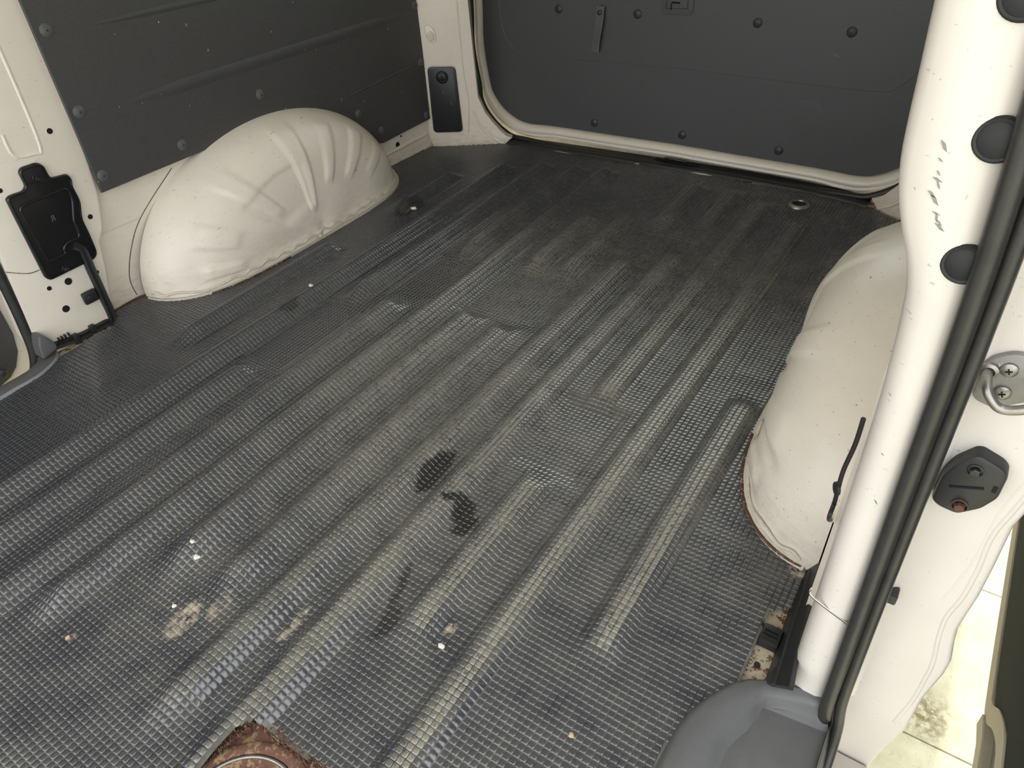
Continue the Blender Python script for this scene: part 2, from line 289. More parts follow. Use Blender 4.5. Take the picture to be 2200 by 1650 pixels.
def fillet(pts, r, n=4):
    """round the corners of a closed 3-D polygon"""
    P = [Vector(p) for p in pts]; out = []
    for i, p in enumerate(P):
        a = P[i - 1] - p; b = P[(i + 1) % len(P)] - p
        k = min(r, a.length * .45, b.length * .45)
        A = p + a.normalized() * k; B = p + b.normalized() * k
        for j in range(n + 1):
            t = j / n; out.append(A.lerp(p, t).lerp(p.lerp(B, t), t))
    return out
def prism(name, pts, nv, t, mat, parent=None, bev=0.0, seg=2):
    """planar outline, extruded by t along nv (towards the viewer), front rim bevelled"""
    bm = bmesh.new(); vs_ = [bm.verts.new(p) for p in pts]; f = bm.faces.new(vs_)
    nv = Vector(nv).normalized()
    r = bmesh.ops.extrude_face_region(bm, geom=[f])
    top = [g for g in r['geom'] if isinstance(g, bmesh.types.BMVert)]
    bmesh.ops.translate(bm, vec=nv * t, verts=top)
    if bev:
        ts = set(top); ed = [e for e in bm.edges if e.verts[0] in ts and e.verts[1] in ts]
        bmesh.ops.bevel(bm, geom=ed, offset=bev, segments=seg, affect='EDGES', profile=.5, clamp_overlap=True)
    return from_bm(name, bm, mat, parent)
def smooth_path(P, n=8, closed=False):
    P = [Vector(p) for p in P]; out = []
    m_ = len(P); rngs = range(m_ if closed else m_ - 1)
    for i in rngs:
        if closed: p0, p1, p2, p3 = P[i - 1], P[i], P[(i + 1) % m_], P[(i + 2) % m_]
        else: p0, p1, p2, p3 = P[max(i - 1, 0)], P[i], P[i + 1], P[min(i + 2, m_ - 1)]
        for j in range(n):
            t = j / n
            out.append(.5 * ((2 * p1) + (p2 - p0) * t + (2 * p0 - 5 * p1 + 4 * p2 - p3) * t * t + (3 * p1 - p0 - 3 * p2 + p3) * t ** 3))
    if not closed: out.append(P[-1])
    return out
def tube(name, path, r, mat, parent=None, sides=10, closed=False, prof=None, up=None, rads=None):
    """sweep: round (radius r) or a given 2-D profile; up fixes the profile's second axis"""
    P = [Vector(p) for p in path]; n = len(P); V = []; F = []
    pf = prof or [(r * math.cos(2 * math.pi * k / sides), r * math.sin(2 * math.pi * k / sides)) for k in range(sides)]
    k = len(pf); ref = Vector(up) if up else None; prev = None
    for i in range(n):
        t = (P[(i + 1) % n] - P[i - 1]) if closed else (P[min(i + 1, n - 1)] - P[max(i - 1, 0)])
        t.normalize()
        if ref: b = (ref - t * ref.dot(t)).normalized()
        else:
            if prev is None: prev = Vector((0, 0, 1)) if abs(t.z) < .8 else Vector((1, 0, 0))
            b = (prev - t * prev.dot(t)).normalized(); prev = b
        a = b.cross(t); s = rads[i] if rads else 1
        for (u, v) in pf: V.append(P[i] + a * u * s + b * v * s)
    for i in range(n if closed else n - 1):
        for j in range(k):
            j2 = (j + 1) % k; i2 = (i + 1) % n
            F.append((i * k + j, i * k + j2, i2 * k + j2, i2 * k + j))
    if not closed: F.append(tuple(range(k))[::-1]); F.append(tuple((n - 1) * k + j for j in range(k)))
    bm = bmesh.new(); vv = [bm.verts.new(p) for p in V]
    for f in F: bm.faces.new([vv[i] for i in f])
    return from_bm(name, bm, mat, parent, True, 50)
def lathe(name, prof, centre, axis, mat, parent=None, n=20, squash=1.0):
    """profile (radius, height) turned about axis"""
    ax = Vector(axis).normalized(); a = ax.orthogonal().normalized(); b = ax.cross(a); c0 = Vector(centre)
    bm = bmesh.new(); rings = []
    for (r, h) in prof:
        if r < 1e-6: rings.append([bm.verts.new(c0 + ax * h)])
        else: rings.append([bm.verts.new(c0 + ax * h + (a * math.cos(2 * math.pi * k / n) + b * math.sin(2 * math.pi * k / n) * squash) * r) for k in range(n)])
    for A, B in zip(rings, rings[1:]):
        for k in range(n):
            k2 = (k + 1) % n
            q = [A[k % len(A)], A[k2 % len(A)], B[k2 % len(B)], B[k % len(B)]]
            q = list(dict.fromkeys(q))
            if len(q) >= 3: bm.faces.new(q)
    return from_bm(name, bm, mat, parent)
def copy_at(o, p, parent=None):
    c_ = o.copy(); C.objects.link(c_); c_.location = Vector(p) - wo(parent); c_.parent = parent; return c_
def quadgrid(nu, nv): return [(i * nv + j, (i + 1) * nv + j, (i + 1) * nv + j + 1, i * nv + j + 1) for i in range(nu - 1) for j in range(nv - 1)]
def hexbolt(name, c0, ax, r, h, mat, parent):
    w = lathe(name, [(r * 1.5, 0), (r * 1.5, h * .25), (r * 1.35, h * .3)], c0, ax, mat, parent, 16)
    return lathe('bolt_head', [(r, h * .3), (r, h * .9), (r * .85, h), (0, h)], c0, ax, mat, w, 6)
def V3(k): return [Vector(p) for p in D[k]]
def lerp(a, b, t): return a + (b - a) * t
def smst(t): t = np.clip(t, 0, 1); return t * t * (3 - 2 * t)

def resamp(P_, n):
    L = [0]
    for a, b in zip(P_, P_[1:]): L.append(L[-1] + (b - a).length)
    t = np.linspace(0, L[-1], n); A = np.array([list(p_) for p_ in P_]); return np.stack([np.interp(t, L, A[:, k]) for k in range(3)], -1)

# ================================================================ the setting
YC = 1.12           # wheel centre along the van
XM = -0.7875        # middle of the load floor
def mir(p): return Vector((2 * XM - p[0], p[1], p[2]))
floor = tag(prism('floor', [(-1.485, -.75, -.03), (-.028, -.75, -.03), (-.028, 1.955, -.03), (-1.60, 1.955, -.03), (-1.60, .452, -.03), (-1.50, .44, -.03), (-1.485, .40, -.03)], (0, 0, 1), .027, M['flake']), kind='structure')
ceiling = tag(box('ceiling', (-1.68, -.45, 1.28), (.14, 2.16, 1.31), M['white']), kind='structure')  # unseen roof, stretched past the rear and right edges to keep sun out
# left wall: sheet with a lower part that leans outwards towards the floor
def wallx(y, z):
    base = lerp(-1.578, -1.545, min(max((y - .6) / 1.1, 0), 1)); return lerp(base, -1.548, min(z / .27, 1))
ys = np.linspace(.47, 1.97, 40); zs = [-.02, 0, .04, .09, .14, .2, .27, .5, .8, 1.28]
vv = [(wallx(y, max(z, 0)), y, z) for y in ys for z in zs]; n0 = len(vv)
vv += [(-1.66, y, z) for y in ys for z in zs]
ff = [f[::-1] for f in quadgrid(len(ys), len(zs))]; ff += [tuple(i + n0 for i in f[::-1]) for f in ff]
wall_left = tag(obj('wall_left', vv, ff, M['white_low'], None, True, 40), kind='structure')
wall_right = tag(box('wall_right', (-.017, .62, -.30), (.10, 1.97, 1.28), M['white_low'], None), kind='structure')

# front pillar of the left wall, standing proud of the sheet
p = [(-1.60, .44, -.003), (-1.60, .606, -.003), (-1.60, .612, .03), (-1.60, .625, .075), (-1.60, .640, .13), (-1.60, .649, .178), (-1.60, .668, .20), (-1.60, .69, .272), (-1.60, .705, .40), (-1.60, .705, 1.28), (-1.60, .47, 1.28), (-1.60, .462, .40), (-1.60, .458, .227), (-1.60, .436, .05)]
pil = prism('pillar', p, (1, 0, 0), .065, M['white'], wall_left, .008, 3)
for k, pt in enumerate(V3('holes')):
    r = [.0042, .0035, .004, .0058, .0036, .0058, .003, .003][k]
    lathe('screw_hole', [(r * 1.35, 0), (r * 1.3, .0008), (r, .0006), (r * .95, .0002), (0, .0001)], (-1.535, pt.y, pt.z), (1, 0, 0), M['dark'] if k not in (3, 5) else M['dark'], wall_left, 16)
e = V3('embossL')
tube('pressed_line', smooth_path([(-1.536, e[0].y + .005, .75)] + [(-1.536, q.y, q.z) for q in e], 5), .0035, M['white'], wall_left, 8)
tube('panel_seam', smooth_path([(-1.5345, q.y, q.z) for q in V3('seamL')], 4), .0008, M['rustedge'], wall_left, 6)
sa = V3('seamA'); tube('panel_seam', smooth_path([(wallx(q.y, q.z) + .0005, q.y, q.z) for q in sa] + [(wallx(.69, .01) + .0005, .69, .012)], 8), .0009, M['bolt'], wall_left, 6)
sb = V3('seamB'); tube('panel_seam', [(wallx(q.y, q.z) + .0005, q.y, q.z) for q in sb], .0010, M['sealant'], wall_left, 6)
for q, r in zip(V3('holes_rear'), (.0085, .003)):
    lathe('screw_hole', [(r * 1.1, 0), (r, .0012), (r * .9, .0004), (0, .0002)], (wallx(q.y, q.z) + .0006, q.y, q.z), (1, 0, 0), M['dark'], wall_left, 20)
# pressed bead along the foot of the rear part of the left wall
tube('pressed_line', [(wallx(1.56, .045) , 1.555, .048), (wallx(1.75, .05), 1.755, .05)], .007, M['white_low'], wall_left, 8)
# rust along the foot of the wall
tube('rust_line', smooth_path([(wallx(.63, 0) + .004, .625, .001), (wallx(.66, 0) + .004, .66, .003), (wallx(.69, 0) + .005, .69, .004), (-1.562, .712, .003)], 5), .0035, M['rustedge'], wall_left, 6)
tube('rust_line', [(-1.541, 1.60, .0), (-1.541, 1.69, .002), (-1.538, 1.768, .001)], .003, M['rustedge'], wall_left, 6)

# front end of the load space: unseen low wall, left open above to let daylight in
wall_front = tag(box('wall_front', (-1.66, -.80, -.03), (.06, -.76, .16), M['white']), kind='structure')
box('cab_pillar', (-.06, -.80, -.2), (.06, -.42, 1.28), M['white'], wall_front)
box('cab_pillar', (-1.66, -.80, -.2), (-1.58, -.55, 1.28), M['white'], wall_front)
# rear corner pillars
dn = Vector((.509, -.861, 0)).normalized()
def corner_pillar(side):
    f = (lambda q: q) if side < 0 else (lambda q: mir(q) + Vector((.055, .012, 0)))
    nn = dn if side < 0 else Vector((-dn.x, dn.y, 0))
    o = V3('dpillar')
    pts = o[1:] + [o[-1] + Vector((.004, .002, .845)), o[0] + Vector((0, 0, .845)), o[0]]
    w = wall_left if side < 0 else wall_right
    P_ = [f(q) - nn * .03 for q in pts]
    a = prism('corner_pillar', P_, nn, .03, M['white_low'], w, .004, 2)
    cr = V3('dcrease')
    tube('pressed_line', smooth_path([f(cr[0] + Vector((0, 0, .5)))] + [f(q) for q in cr], 5), .0028, M['white_low'], w, 8)
    # flange foot running into the sill
    tube('flange', smooth_path([f(q) for q in V3('dfl')], 5), .0042, M['white'], w, 8)
    tube('flange', smooth_path([f(q) for q in V3('dfl2')], 5), .003, M['white'], w, 8)
    tube('rust_line', [f(Vector((-1.535, 1.768, .001))), f(Vector((-1.50, 1.788, .001))), f(Vector((-1.40, 1.847, 0)))], .0022, M['sealant'], w, 6)
    # side wall of the corner behind the pillar, closing the gap to the tailgate
    q0 = f(Vector((-1.40, 1.86, 0))); q1 = f(Vector((-1.49, 1.985, 0)))
    obj('return_wall', [(q0.x, q0.y, .13), (q1.x, q1.y, .13), (q1.x, q1.y, 1.28), (q0.x, q0.y, 1.28)], [(0, 1, 2, 3)], M['white_low'], w)
corner_pillar(-1); corner_pillar(1)

# door opening pillar on the right with its rounded inner edge
zi = [-.01, .10, .20, .30, .432, .50, .532, .563, .585, .606, .628, .66, .695, .742, .85, 1.0, 1.28]
xi = [-.008, -.009, -.010, -.0115, -.013, -.0165, -.019, -.023, -.033, -.042, -.0485, -.0515, -.053, -.056, -.059, -.062, -.066]
zo = [-.01, .2, .447, .566, .691, .744, 1.28]; xo = [.037, .031, .024, .020, .011, .007, -.02]
zz = np.concatenate([np.linspace(-.01, .5, 12), np.linspace(.52, .78, 27), np.linspace(.82, 1.28, 6)])
def sm(z, a, b):  # smoothed interpolation
    return float(np.mean([np.interp(z + dz, a, b) for dz in (-.02, -.01, 0, .01, .02)]))
vv = []; 
for z in zz:
    a, b = sm(z, zi, xi), sm(z, zo, xo); w = b - a
    sec = [(a + .012, .66), (a + .004, .61), (a, .56), (a + .0008, .542), (a + .0035, .530), (a + .0095, .5235), (a + .45 * w, .5195), (a + .75 * w, .5195), (b - .004, .522), (b + .004, .530), (b + .012, .548), (b + .03, .562)]
    vv += [(x, y, z) for x, y in sec]
cp = obj('door_pillar', vv, [f[::-1] for f in quadgrid(len(zz), 12)], M['white_dimmed'], wall_right, True)
cp['label'] = 'cream painted door pillar with waisted inner edge'
for (x, z, a, l) in ((-.0240, .6600, -.9, .0045), (-.0235, .6510, -.6, .002), (-.0222, .6425, -.8, .0022), (-.0215, .6380, -.35, .0035), (-.0200, .6345, -1.0, .003), (-.0222, .6280, -.6, .0035), (-.0195, .6245, -.8, .005), (-.0160, .6155, -.3, .003), (-.0150, .6125, -1.2, .0035), (-.0115, .6065, -.6, .0045), (-.0125, .6095, -.7, .003), (-.0330, .6300, -.9, .0012), (-.006, .462, -.8, .002), (.012, .345, -.9, .003), (.004, .40, -.7, .0016)):
    dx, dz = math.cos(a) * l, math.sin(a) * l; px, pz = -dz * .28, dx * .28
    P_ = [(x - dx, .5196, z - dz), (x - dx * .2 + px, .5196, z - dz * .2 + pz), (x + dx, .5196, z + dz), (x + dx * .3 - px * .8, .5196, z + dz * .3 - pz * .8)]
    prism('scuff_mark', P_, (0, -1, 0), .0005, M['steelplate'], cp)
sp = V3('seampr'); tube('panel_seam', smooth_path([(q.x, .5193, q.z) for q in sp], 6), .0007, M['sealant'], cp, 6)
tube('panel_seam', smooth_path([(q.x, .5190, q.z - .0015) for q in sp], 6), .0005, M['bolt'], cp, 6)
# outer jamb with stepped lower edge
je = V3('jamb_edge'); jin = V3('jamb')
pts = [(.03, .575, 1.28), (.03, .575, .6), (.035, .575, .45), (.04, .575, .25), (.045, .575, .04), (.05, .575, -.09), (.055, .575, -.26), (.105, .575, -.26)] + [(q.x, .575, q.z) for q in je[::-1]] + [(.135, .575, .45), (.16, .575, .6), (.175, .575, .8), (.16, .575, 1.28)]
jb = prism('door_jamb', pts, (0, -1, 0), .014, M['white_dimmed'], wall_right, .004, 3)
cr1 = V3('jamb_cr1'); tube('pressed_line', smooth_path([(.122, .5642, .42)] + [(q.x, .5642, q.z) for q in cr1], 5), .0042, M['white_dimmed'], jb, 8)
cr2 = V3('jamb_cr2'); tube('pressed_line', smooth_path([(.112, .5640, .40)] + [(q.x, .5640, q.z) for q in cr2], 5), .0035, M['white_dimmed'], jb, 8, rads=None)
# body side behind the jamb and the rocker below the door opening
qs = [(.100, .575, -.26)] + [(q.x - .003, .575, q.z) for q in je[::-1]] + [(.132, .575, .45), (.157, .575, .6), (.172, .575, .8), (.157, .575, 1.28)]
nq = len(qs); obj('quarter_panel', [(x, y, z) for (x, y, z) in qs] + [(x - .03, 2.04, z) for (x, y, z) in qs], [(i, i + 1, i + nq + 1, i + nq) for i in range(nq - 1)], M['white_dimmed'], wall_right, True)
trim_1 = tag(box('trim_1', (.062, -.60, -.34), (.115, .56, -.14), M['white_dimmed'], None, .006), kind='structure')

# ---------------------------------------------------------------- tailgate (door_1) and its glass
door_1 = thing('door_1', (XM, 2.0, 0), kind='structure')
def rim_loop(inner):
    q_ = V3('rimI' if inner else 'rimO'); L = [(q.x, q.z) for q in q_]
    return L + ([(-.95, .042), (XM, .044)] if inner else [(-.95, .011), (XM, .013)])
def both(L, y):
    P_ = smooth_path([(x, y, z) for x, z in L], 6)
    return P_ + [mir(q) for q in P_[-2::-1]]
inn = both([(-1.425, 1.17), (-1.445, .80), (-1.4585, .55)] + rim_loop(True), 2.0); out = both([(-1.450, 1.19), (-1.470, .80), (-1.482, .55)] + rim_loop(False), 1.992)
# white rim: a rounded strip between the two outlines
inn = [Vector(q) for q in resamp(inn, 120)]; out = [Vector(q) for q in resamp(out, 120)]
vv = []; n_ = len(inn)
for a, b in zip(inn, out):
    w = b - a
    for t, dy in ((-.05, .010), (0, -.002), (.14, -.010), (.40, -.013), (.60, -.010), (.68, -.004), (.74, -.005), (.88, -.008), (1, .0), (1.08, .014)):
        q = a + w * t; vv.append((q.x, q.y + dy, q.z))
obj('tailgate_rim', vv, quadgrid(n_, 10), M['white'], door_1, True)
# tailgate body: skins and window surround
so_ = [q for q in out if q.z <= .56]
prism('tailgate_skin', [(q.x, 2.06, q.z) for q in so_], (0, -1, 0), .05, M['white'], door_1)
obj('window_surround', [(q.x, 2.03, q.z) for q in out if q.z > .545 and q.x < XM] + [(-1.36, 2.03, 1.14), (-1.375, 2.03, .60)], [tuple(range(sum(q.z > .545 and q.x < XM for q in out) + 2))], M['white'], door_1)
obj('window_surround', [(q.x, 2.03, q.z) for q in out[::-1] if q.z > .545 and q.x > XM] + [mir((-1.36, 2.03, 1.14)), mir((-1.375, 2.03, .60))], [tuple(range(sum(q.z > .545 and q.x > XM for q in out) + 2))], M['white'], door_1)
box('window_surround', (-1.44, 2.01, 1.14), (-.135, 2.05, 1.20), M['white'], door_1)
box('window_surround', (-1.44, 2.012, .555), (-.135, 2.05, .60), M['white'], door_1)
window_1 = tag(box('window_1', (-1.37, 2.032, .60), (-.205, 2.037, 1.14), M['glass']), kind='structure')  # unseen rear window, enlarged to bring more daylight onto the floor
# body frame round the tailgate opening
fr = [Vector((q.x, 2.028, q.z)) for q in out]; oc = Vector((XM, 2.028, .5))
fo = [Vector((min(max(oc.x + (q.x - oc.x) * 1.16, -1.66), .085), 2.028, oc.z + (q.z - oc.z) * 1.30)) for q in fr]
nf = len(fr)
wall_rear = tag(obj('wall_rear', fr + fo, [(i, i + 1, nf + i + 1, nf + i) for i in range(nf - 1)] , M['white_low']), kind='structure')
box('header', (-1.66, 2.0, 1.18), (.085, 2.035, 1.30), M['white'], wall_rear)

# ---------------------------------------------------------------- sliding doors
door_2 = thing('door_2', (-1.62, .02, -.2), kind='structure')
box('door_skin', (-1.66, -.60, -.25), (-1.615, .50, 1.28), M['white'], door_2)
dd = V3('doorL_dark'); dpts = [(-1.615, .435, 1.0), (-1.615, .437, .4), (-1.615, dd[0].y, dd[0].z), (-1.615, dd[1].y, dd[1].z), (-1.615, dd[2].y, dd[2].z), (-1.615, dd[3].y, dd[3].z), (-1.615, dd[4].y, dd[4].z), (-1.615, .33, -.055), (-1.615, -.5, -.055), (-1.615, -.5, 1.0)]
prism('door_panel', dpts, (1, 0, 0), .006, M['panel'], door_2, .002)
lathe('clip', [(.011, 0), (.0105, .002), (.007, .0045), (0, .0055)], (-1.608, .374, -.023), (1, 0, 0), M['clip_dark'], door_2)

door_3 = thing('door_3', (.26, 1.0, -.2), kind='structure')
# inner trim of the opened sliding door, with the step in its lower edge
pr = [(.252, .40, .95), (.252, .40, -.075), (.252, .655, -.088), (.252, .690, -.110), (.252, .735, -.155), (.252, .79, -.163), (.252, 1.6, -.150), (.252, 1.6, .95)]
prism('door_panel', pr, (-1, 0, 0), .012, M['doordark'], door_3, .006, 3)
rimp = smooth_path([(.248, .40, -.088), (.248, .60, -.096), (.248, .655, -.102), (.248, .70, -.130), (.248, .738, -.170), (.248, .79, -.178), (.248, 1.0, -.175), (.248, 1.6, -.162)], 6)
tube('door_edge', rimp, .01, M['dooredge'], door_3, prof=[(-.012, -.013), (.010, -.013), (.012, .0), (.010, .014), (-.012, .014)], up=(0, 0, 1))
tube('roller_bracket', [(.244, .735, -.190), (.246, .70, -.186), (.246, .62, -.188), (.246, .45, -.195)], .01, M['dooredge'], door_3, prof=[(-.010, -.012), (.010, -.012), (.010, .012), (-.010, .012)], up=(0, 0, 1))
box('recess', (.250, .42, -.180), (.254, .74, -.088), M['greylight'], door_3)
box('door_skin', (.264, .38, -.20), (.30, 1.62, 1.0), M['white_dimmed'], door_3, .005)

# ---------------------------------------------------------------- ground of pale slabs
ground = tag(obj('ground', [(-8, -8, -.575), (8, -8, -.575), (8, 10, -.575), (-8, 10, -.575)], [(0, 1, 2, 3)], M['ground']), kind='structure')
GY, GX = .893 + .416 * -3, .12
src = None
for i in range(8):
    for j in range(10):
        x0 = GX + (i - 3) * .416; y0 = GY + j * .416
        if src is None:
            src = box('paving_slab', (x0 + .001, y0 + .001, -.58), (x0 + .4145, y0 + .4145, -.55), M['ground'], ground, .0015)
            s0 = Vector((x0, y0, 0)); sl = ORIG[src.name].copy()
        else: copy_at(src, sl + Vector((x0, y0, 0)) - s0 + Vector((0, 0, random.uniform(-.001, .0))), ground)

# ================================================================ rubber mat over the corrugated floor
PITCH = .0088
# ribs: centre x, [(y start, y end), ...]
RIBS = [(-.130, [(.86, .98)]),
        (-.218, [(.44, 1.00), (1.38, 1.62)]),
        (-.338, [(-.3, 1.72)]),
        (-.445, [(.34, .66), (.885, 1.80)]),
        (-.540, [(.06, 1.45), (1.60, 1.84)]),
        (-.632, [(.10, 1.36), (1.56, 1.83)]),
        (-.725, [(.26, .99), (1.25, 1.55)]),
        (-.815, [(.25, 1.00), (1.24, 1.52)]),
        (-.908, [(.10, 1.82)]),
        (-.995, [(-.05, .96), (1.21, 1.80)]),
        (-1.100, [(-.1, .63), (.93, 1.78)]),
        (-1.197, [(-.1, 1.72)]),
        (-1.315, [(.62, 1.10), (1.33, 1.60)])]
def bumpf(x, y, seed):
    r = np.random.default_rng(seed); o = np.zeros_like(x)
    for k in range(14):
        a, b_, c_ = r.uniform(-16, 16), r.uniform(-9, 9), r.uniform(0, 6.28)
        o += np.sin(a * x + b_ * y + c_) / 14
    return o
def wk(xc): return float(np.interp(xc, [-1.3, -.85, -.70, -.60, -.5, -.3], [.0, .05, .22, .5, .85, 1.0]))
def height(x, y):
    h = np.zeros_like(x); wear_sheen = np.zeros_like(x)
    for k, (xc, segs) in enumerate(RIBS):
        left = np.clip((-xc - .45) / .35, 0, 1)
        xcc = xc + .004 * np.sin(y * 3.1 + k * 2.2)
        for (a, b_) in segs:
            dx = np.abs(x - xcc)
            cx = smst((.033 + .008 * left - dx) / (.019 + .021 * left))
            cy = smst((y - a + .04) / .09) * smst((b_ + .022 - y) / .055)
            h = np.maximum(h, (.0105 + .0130 * left) * cx * cy)
            cw = wk(xc) * (1 - .7 * smst((y - 1.0) / .4)) * smst((.0135 - np.abs(x - xcc - .001)) / .005) * smst((y - a) / .012) * smst((b_ - y) / .012)
            wear_sheen = np.maximum(wear_sheen, cw)
    sheen_reg = smst((1.25 - np.sqrt(((x + .58) / .46) ** 2 + ((y - .98) / .62) ** 2)) / .6)
    wear_sheen = np.maximum(wear_sheen, sheen_reg * (.16 + .26 * np.clip(h / .014, 0, 1) + .25 * bumpf(x * 1.7, y * 1.7, 21)))  # sheen on the middle of the floor painted in as paler stud tops
    # recessed pads between the ribs
    for (px, py, rx, ry, dz) in ((-.99, 1.085, .055, .10, -.004), (-.77, 1.12, .09, .10, -.005), (-.445, .775, .055, .09, -.004), (-.22, 1.19, .05, .12, -.004), (-1.10, .78, .055, .12, -.004), (-.62, 1.47, .12, .05, -.003), (-.80, .10, .13, .10, -.002)):
        h = h + dz * smst((1.25 - np.maximum(np.abs(x - px) / rx, np.abs(y - py) / ry)) / .4)
    h = h + .0022 * bumpf(x, y, 3)
    # the mat creeps up the left edge beside the step, and dips near the sill
    h = h + .003 * smst((-1.38 - x) / .10) * smst((y - .25) / .2) * smst((.80 - y) / .15)
    h = h + .006 * np.exp(-((y - .47 - (x + 1.38) * -.55) / .03) ** 2) * smst((-1.26 - x) / .06)
    return h + .0055, wear_sheen
def inpoly(x, y, P_):
    ins = np.zeros(x.shape, bool); n_ = len(P_)
    for i in range(n_):
        x1, y1 = P_[i]; x2, y2 = P_[(i + 1) % n_]
        c_ = ((y1 > y) != (y2 > y)) & (x < (x2 - x1) * (y - y1) / (y2 - y1 + 1e-12) + x1); ins ^= c_
    return ins
CUT_R = [(.0, .64), (-.035, .6293), (-.0524, .6172), (-.0584, .5969), (-.0552, .558), (-.0574, .513), (-.0559, .49), (.0, .49)]
CUT_L = [(-1.56, .62), (-1.518, .602), (-1.504, .587), (-1.498, .52), (-1.498, .455), (-1.56, .455)]
CUT_RUST = [(-.540, -.10), (-.537, .09), (-.536, .132), (-.527, .146), (-.51, .150), (-.42, .155), (-.36, .150), (-.335, .13), (-.330, -.10)]
STEP_R = [(.05, .53), (-.0433, .5043), (-.0603, .4861), (-.0826, .4479), (-.0927, .4151), (-.0955, .3851), (-.096, .33), (-.096, -.4), (.05, -.4)]
STEP_L = [(-1.60, .46), (-1.505, .46), (-1.4834, .435), (-1.4700, .40), (-1.476, .3677), (-1.4714, .31), (-1.46, .1), (-1.46, -.4), (-1.60, -.4)]
END = [(-1.70, 1.62), (-1.5672, 1.62), (-1.536, 1.765), (-1.33, 1.885), (-1.13, 1.903), (-.845, 1.915), (-.59, 1.925), (-.35, 1.915), (-.20, 1.892), (-.02, 1.79), (.1, 1.70), (.1, 2.5), (-1.7, 2.5)]
def archhole(x, y, pad):
    m_ = np.zeros(x.shape, bool)
    for (x0, s) in ((-1.56, 1), (2 * XM + 1.56, -1)):
        r = np.abs(y - YC) / .42; d_ = .16 * np.sqrt(np.clip(1 - r ** 4, 0, 1))
        m_ |= ((x - x0) * s < d_ - pad) & (r < 1)
    return m_
def keep(x, y, pad=.012, grow=0.0):
    bad = archhole(x, y, pad)
    for P_ in (CUT_R, CUT_L, CUT_RUST, STEP_R, STEP_L, END): bad |= inpoly(x, y, P_)
    return ~bad
def ell(x, y, cx, cy, a, b_, rot, s=.25):
    u = (x - cx) * math.cos(rot) + (y - cy) * math.sin(rot); w = -(x - cx) * math.sin(rot) + (y - cy) * math.cos(rot)
    return smst((1 - np.sqrt((u / a) ** 2 + (w / b_) ** 2)) / s)
def stains(x, y):
    j = .009 * bumpf(x * 17, y * 17, 11) + .005 * bumpf(x * 60, y * 60, 12); x = x + j; y = y - j
    oil = ell(x, y, -.597, .592, .020, .062, .06)
    for a in ((-.506, .545, .020, .030, .2), (-.487, .522, .014, .028, -.3), (-.530, .555, .026, .010, .4)): oil = np.maximum(oil, ell(x, y, *a))
    for a in ((-.480, .335, .010, .035, 0), (-.500, .385, .008, .05, .3), (-1.015, .29, .016, .03, .0), (-1.19, .82, .02, .03, 0), (-1.29, 1.36, .03, .06, 0)): oil = np.maximum(oil, .75 * ell(x, y, *a))
    mud = ell(x, y, -.727, .193, .019, .036, .15)
    for a in ((-.588, .267, .007, .034, .06), (-.700, .232, .012, .022, 0), (-.838, .092, .008, .006, 0), (-.40, .372, .008, .012, .5), (-.395, .34, .007, .006, 0), (-.045, .70, .012, .02, 0)): mud = np.maximum(mud, ell(x, y, *a))
    dust = smst((x + 1.25) / .55) * .75 + .15
    dust = dust * (1 - .45 * smst((y - 1.25) / .35))
    dust = np.clip(dust + .5 * bumpf(x * 2.1, y * 2.1, 5), .03, 1)
    return oil, mud, dust
def polish(x, y): return smst((1.3 - np.sqrt(((x + .72) / .58) ** 2 + ((y - 1.12) / .80) ** 2)) / .6) * np.clip(.8 + .8 * bumpf(x * 1.5, y * 1.5, 33), 0, 1)
def setattr_(me, name, arr):
    a = me.attributes.new(name, 'FLOAT', 'POINT'); a.data.foreach_set('value', np.ascontiguousarray(arr, np.float32))
mat_root = thing('floor_mat', (XM, .9, 0), 'black studded rubber floor mat moulded over the ribbed van floor', 'floor mat')
xs = np.arange(-1.56, -.02, .005); yy_ = np.arange(-.45, 1.94, .008)
GXm, GYm = np.meshgrid(xs, yy_, indexing='ij'); hz, wr = height(GXm, GYm)
nx, ny = GXm.shape; idx = np.arange(nx * ny).reshape(nx, ny)
cx_ = (GXm[:-1, :-1] + GXm[1:, 1:]) / 2; cy_ = (GYm[:-1, :-1] + GYm[1:, 1:]) / 2; kp = keep(cx_, cy_, .02)
F = np.stack([idx[:-1, :-1], idx[1:, :-1], idx[1:, 1:], idx[:-1, 1:]], -1)[kp]
used, inv = np.unique(F, return_inverse=True); inv = inv.reshape(F.shape)
Vm = np.stack([GXm.ravel(), GYm.ravel(), hz.ravel()], -1)[used]
def mesh_np(name, Vn, faces_flat, counts):
    me = bpy.data.meshes.new(name); me.vertices.add(len(Vn)); me.vertices.foreach_set('co', Vn.astype(np.float32).ravel())
    me.loops.add(len(faces_flat)); me.loops.foreach_set('vertex_index', faces_flat.astype(np.int32))
    me.polygons.add(len(counts)); st = np.concatenate([[0], np.cumsum(counts)[:-1]])
    me.polygons.foreach_set('loop_start', st.astype(np.int32)); me.update(calc_edges=True); me.validate(); return me
o0 = np.array([XM, .9, 0])
me = mesh_np('mat_sheet', Vm - o0, inv.ravel(), np.full(len(F), 4)); me.shade_smooth()
oil, mud, dust = stains(Vm[:, 0], Vm[:, 1])
setattr_(me, 'top', np.zeros(len(Vm))); setattr_(me, 'wear_sheen', wr.ravel()[used]); setattr_(me, 'oil', oil); setattr_(me, 'mud', mud); setattr_(me, 'dust', dust); setattr_(me, 'polish', polish(Vm[:, 0], Vm[:, 1]))
link('mat_sheet', me, o0, M['mat'], mat_root)
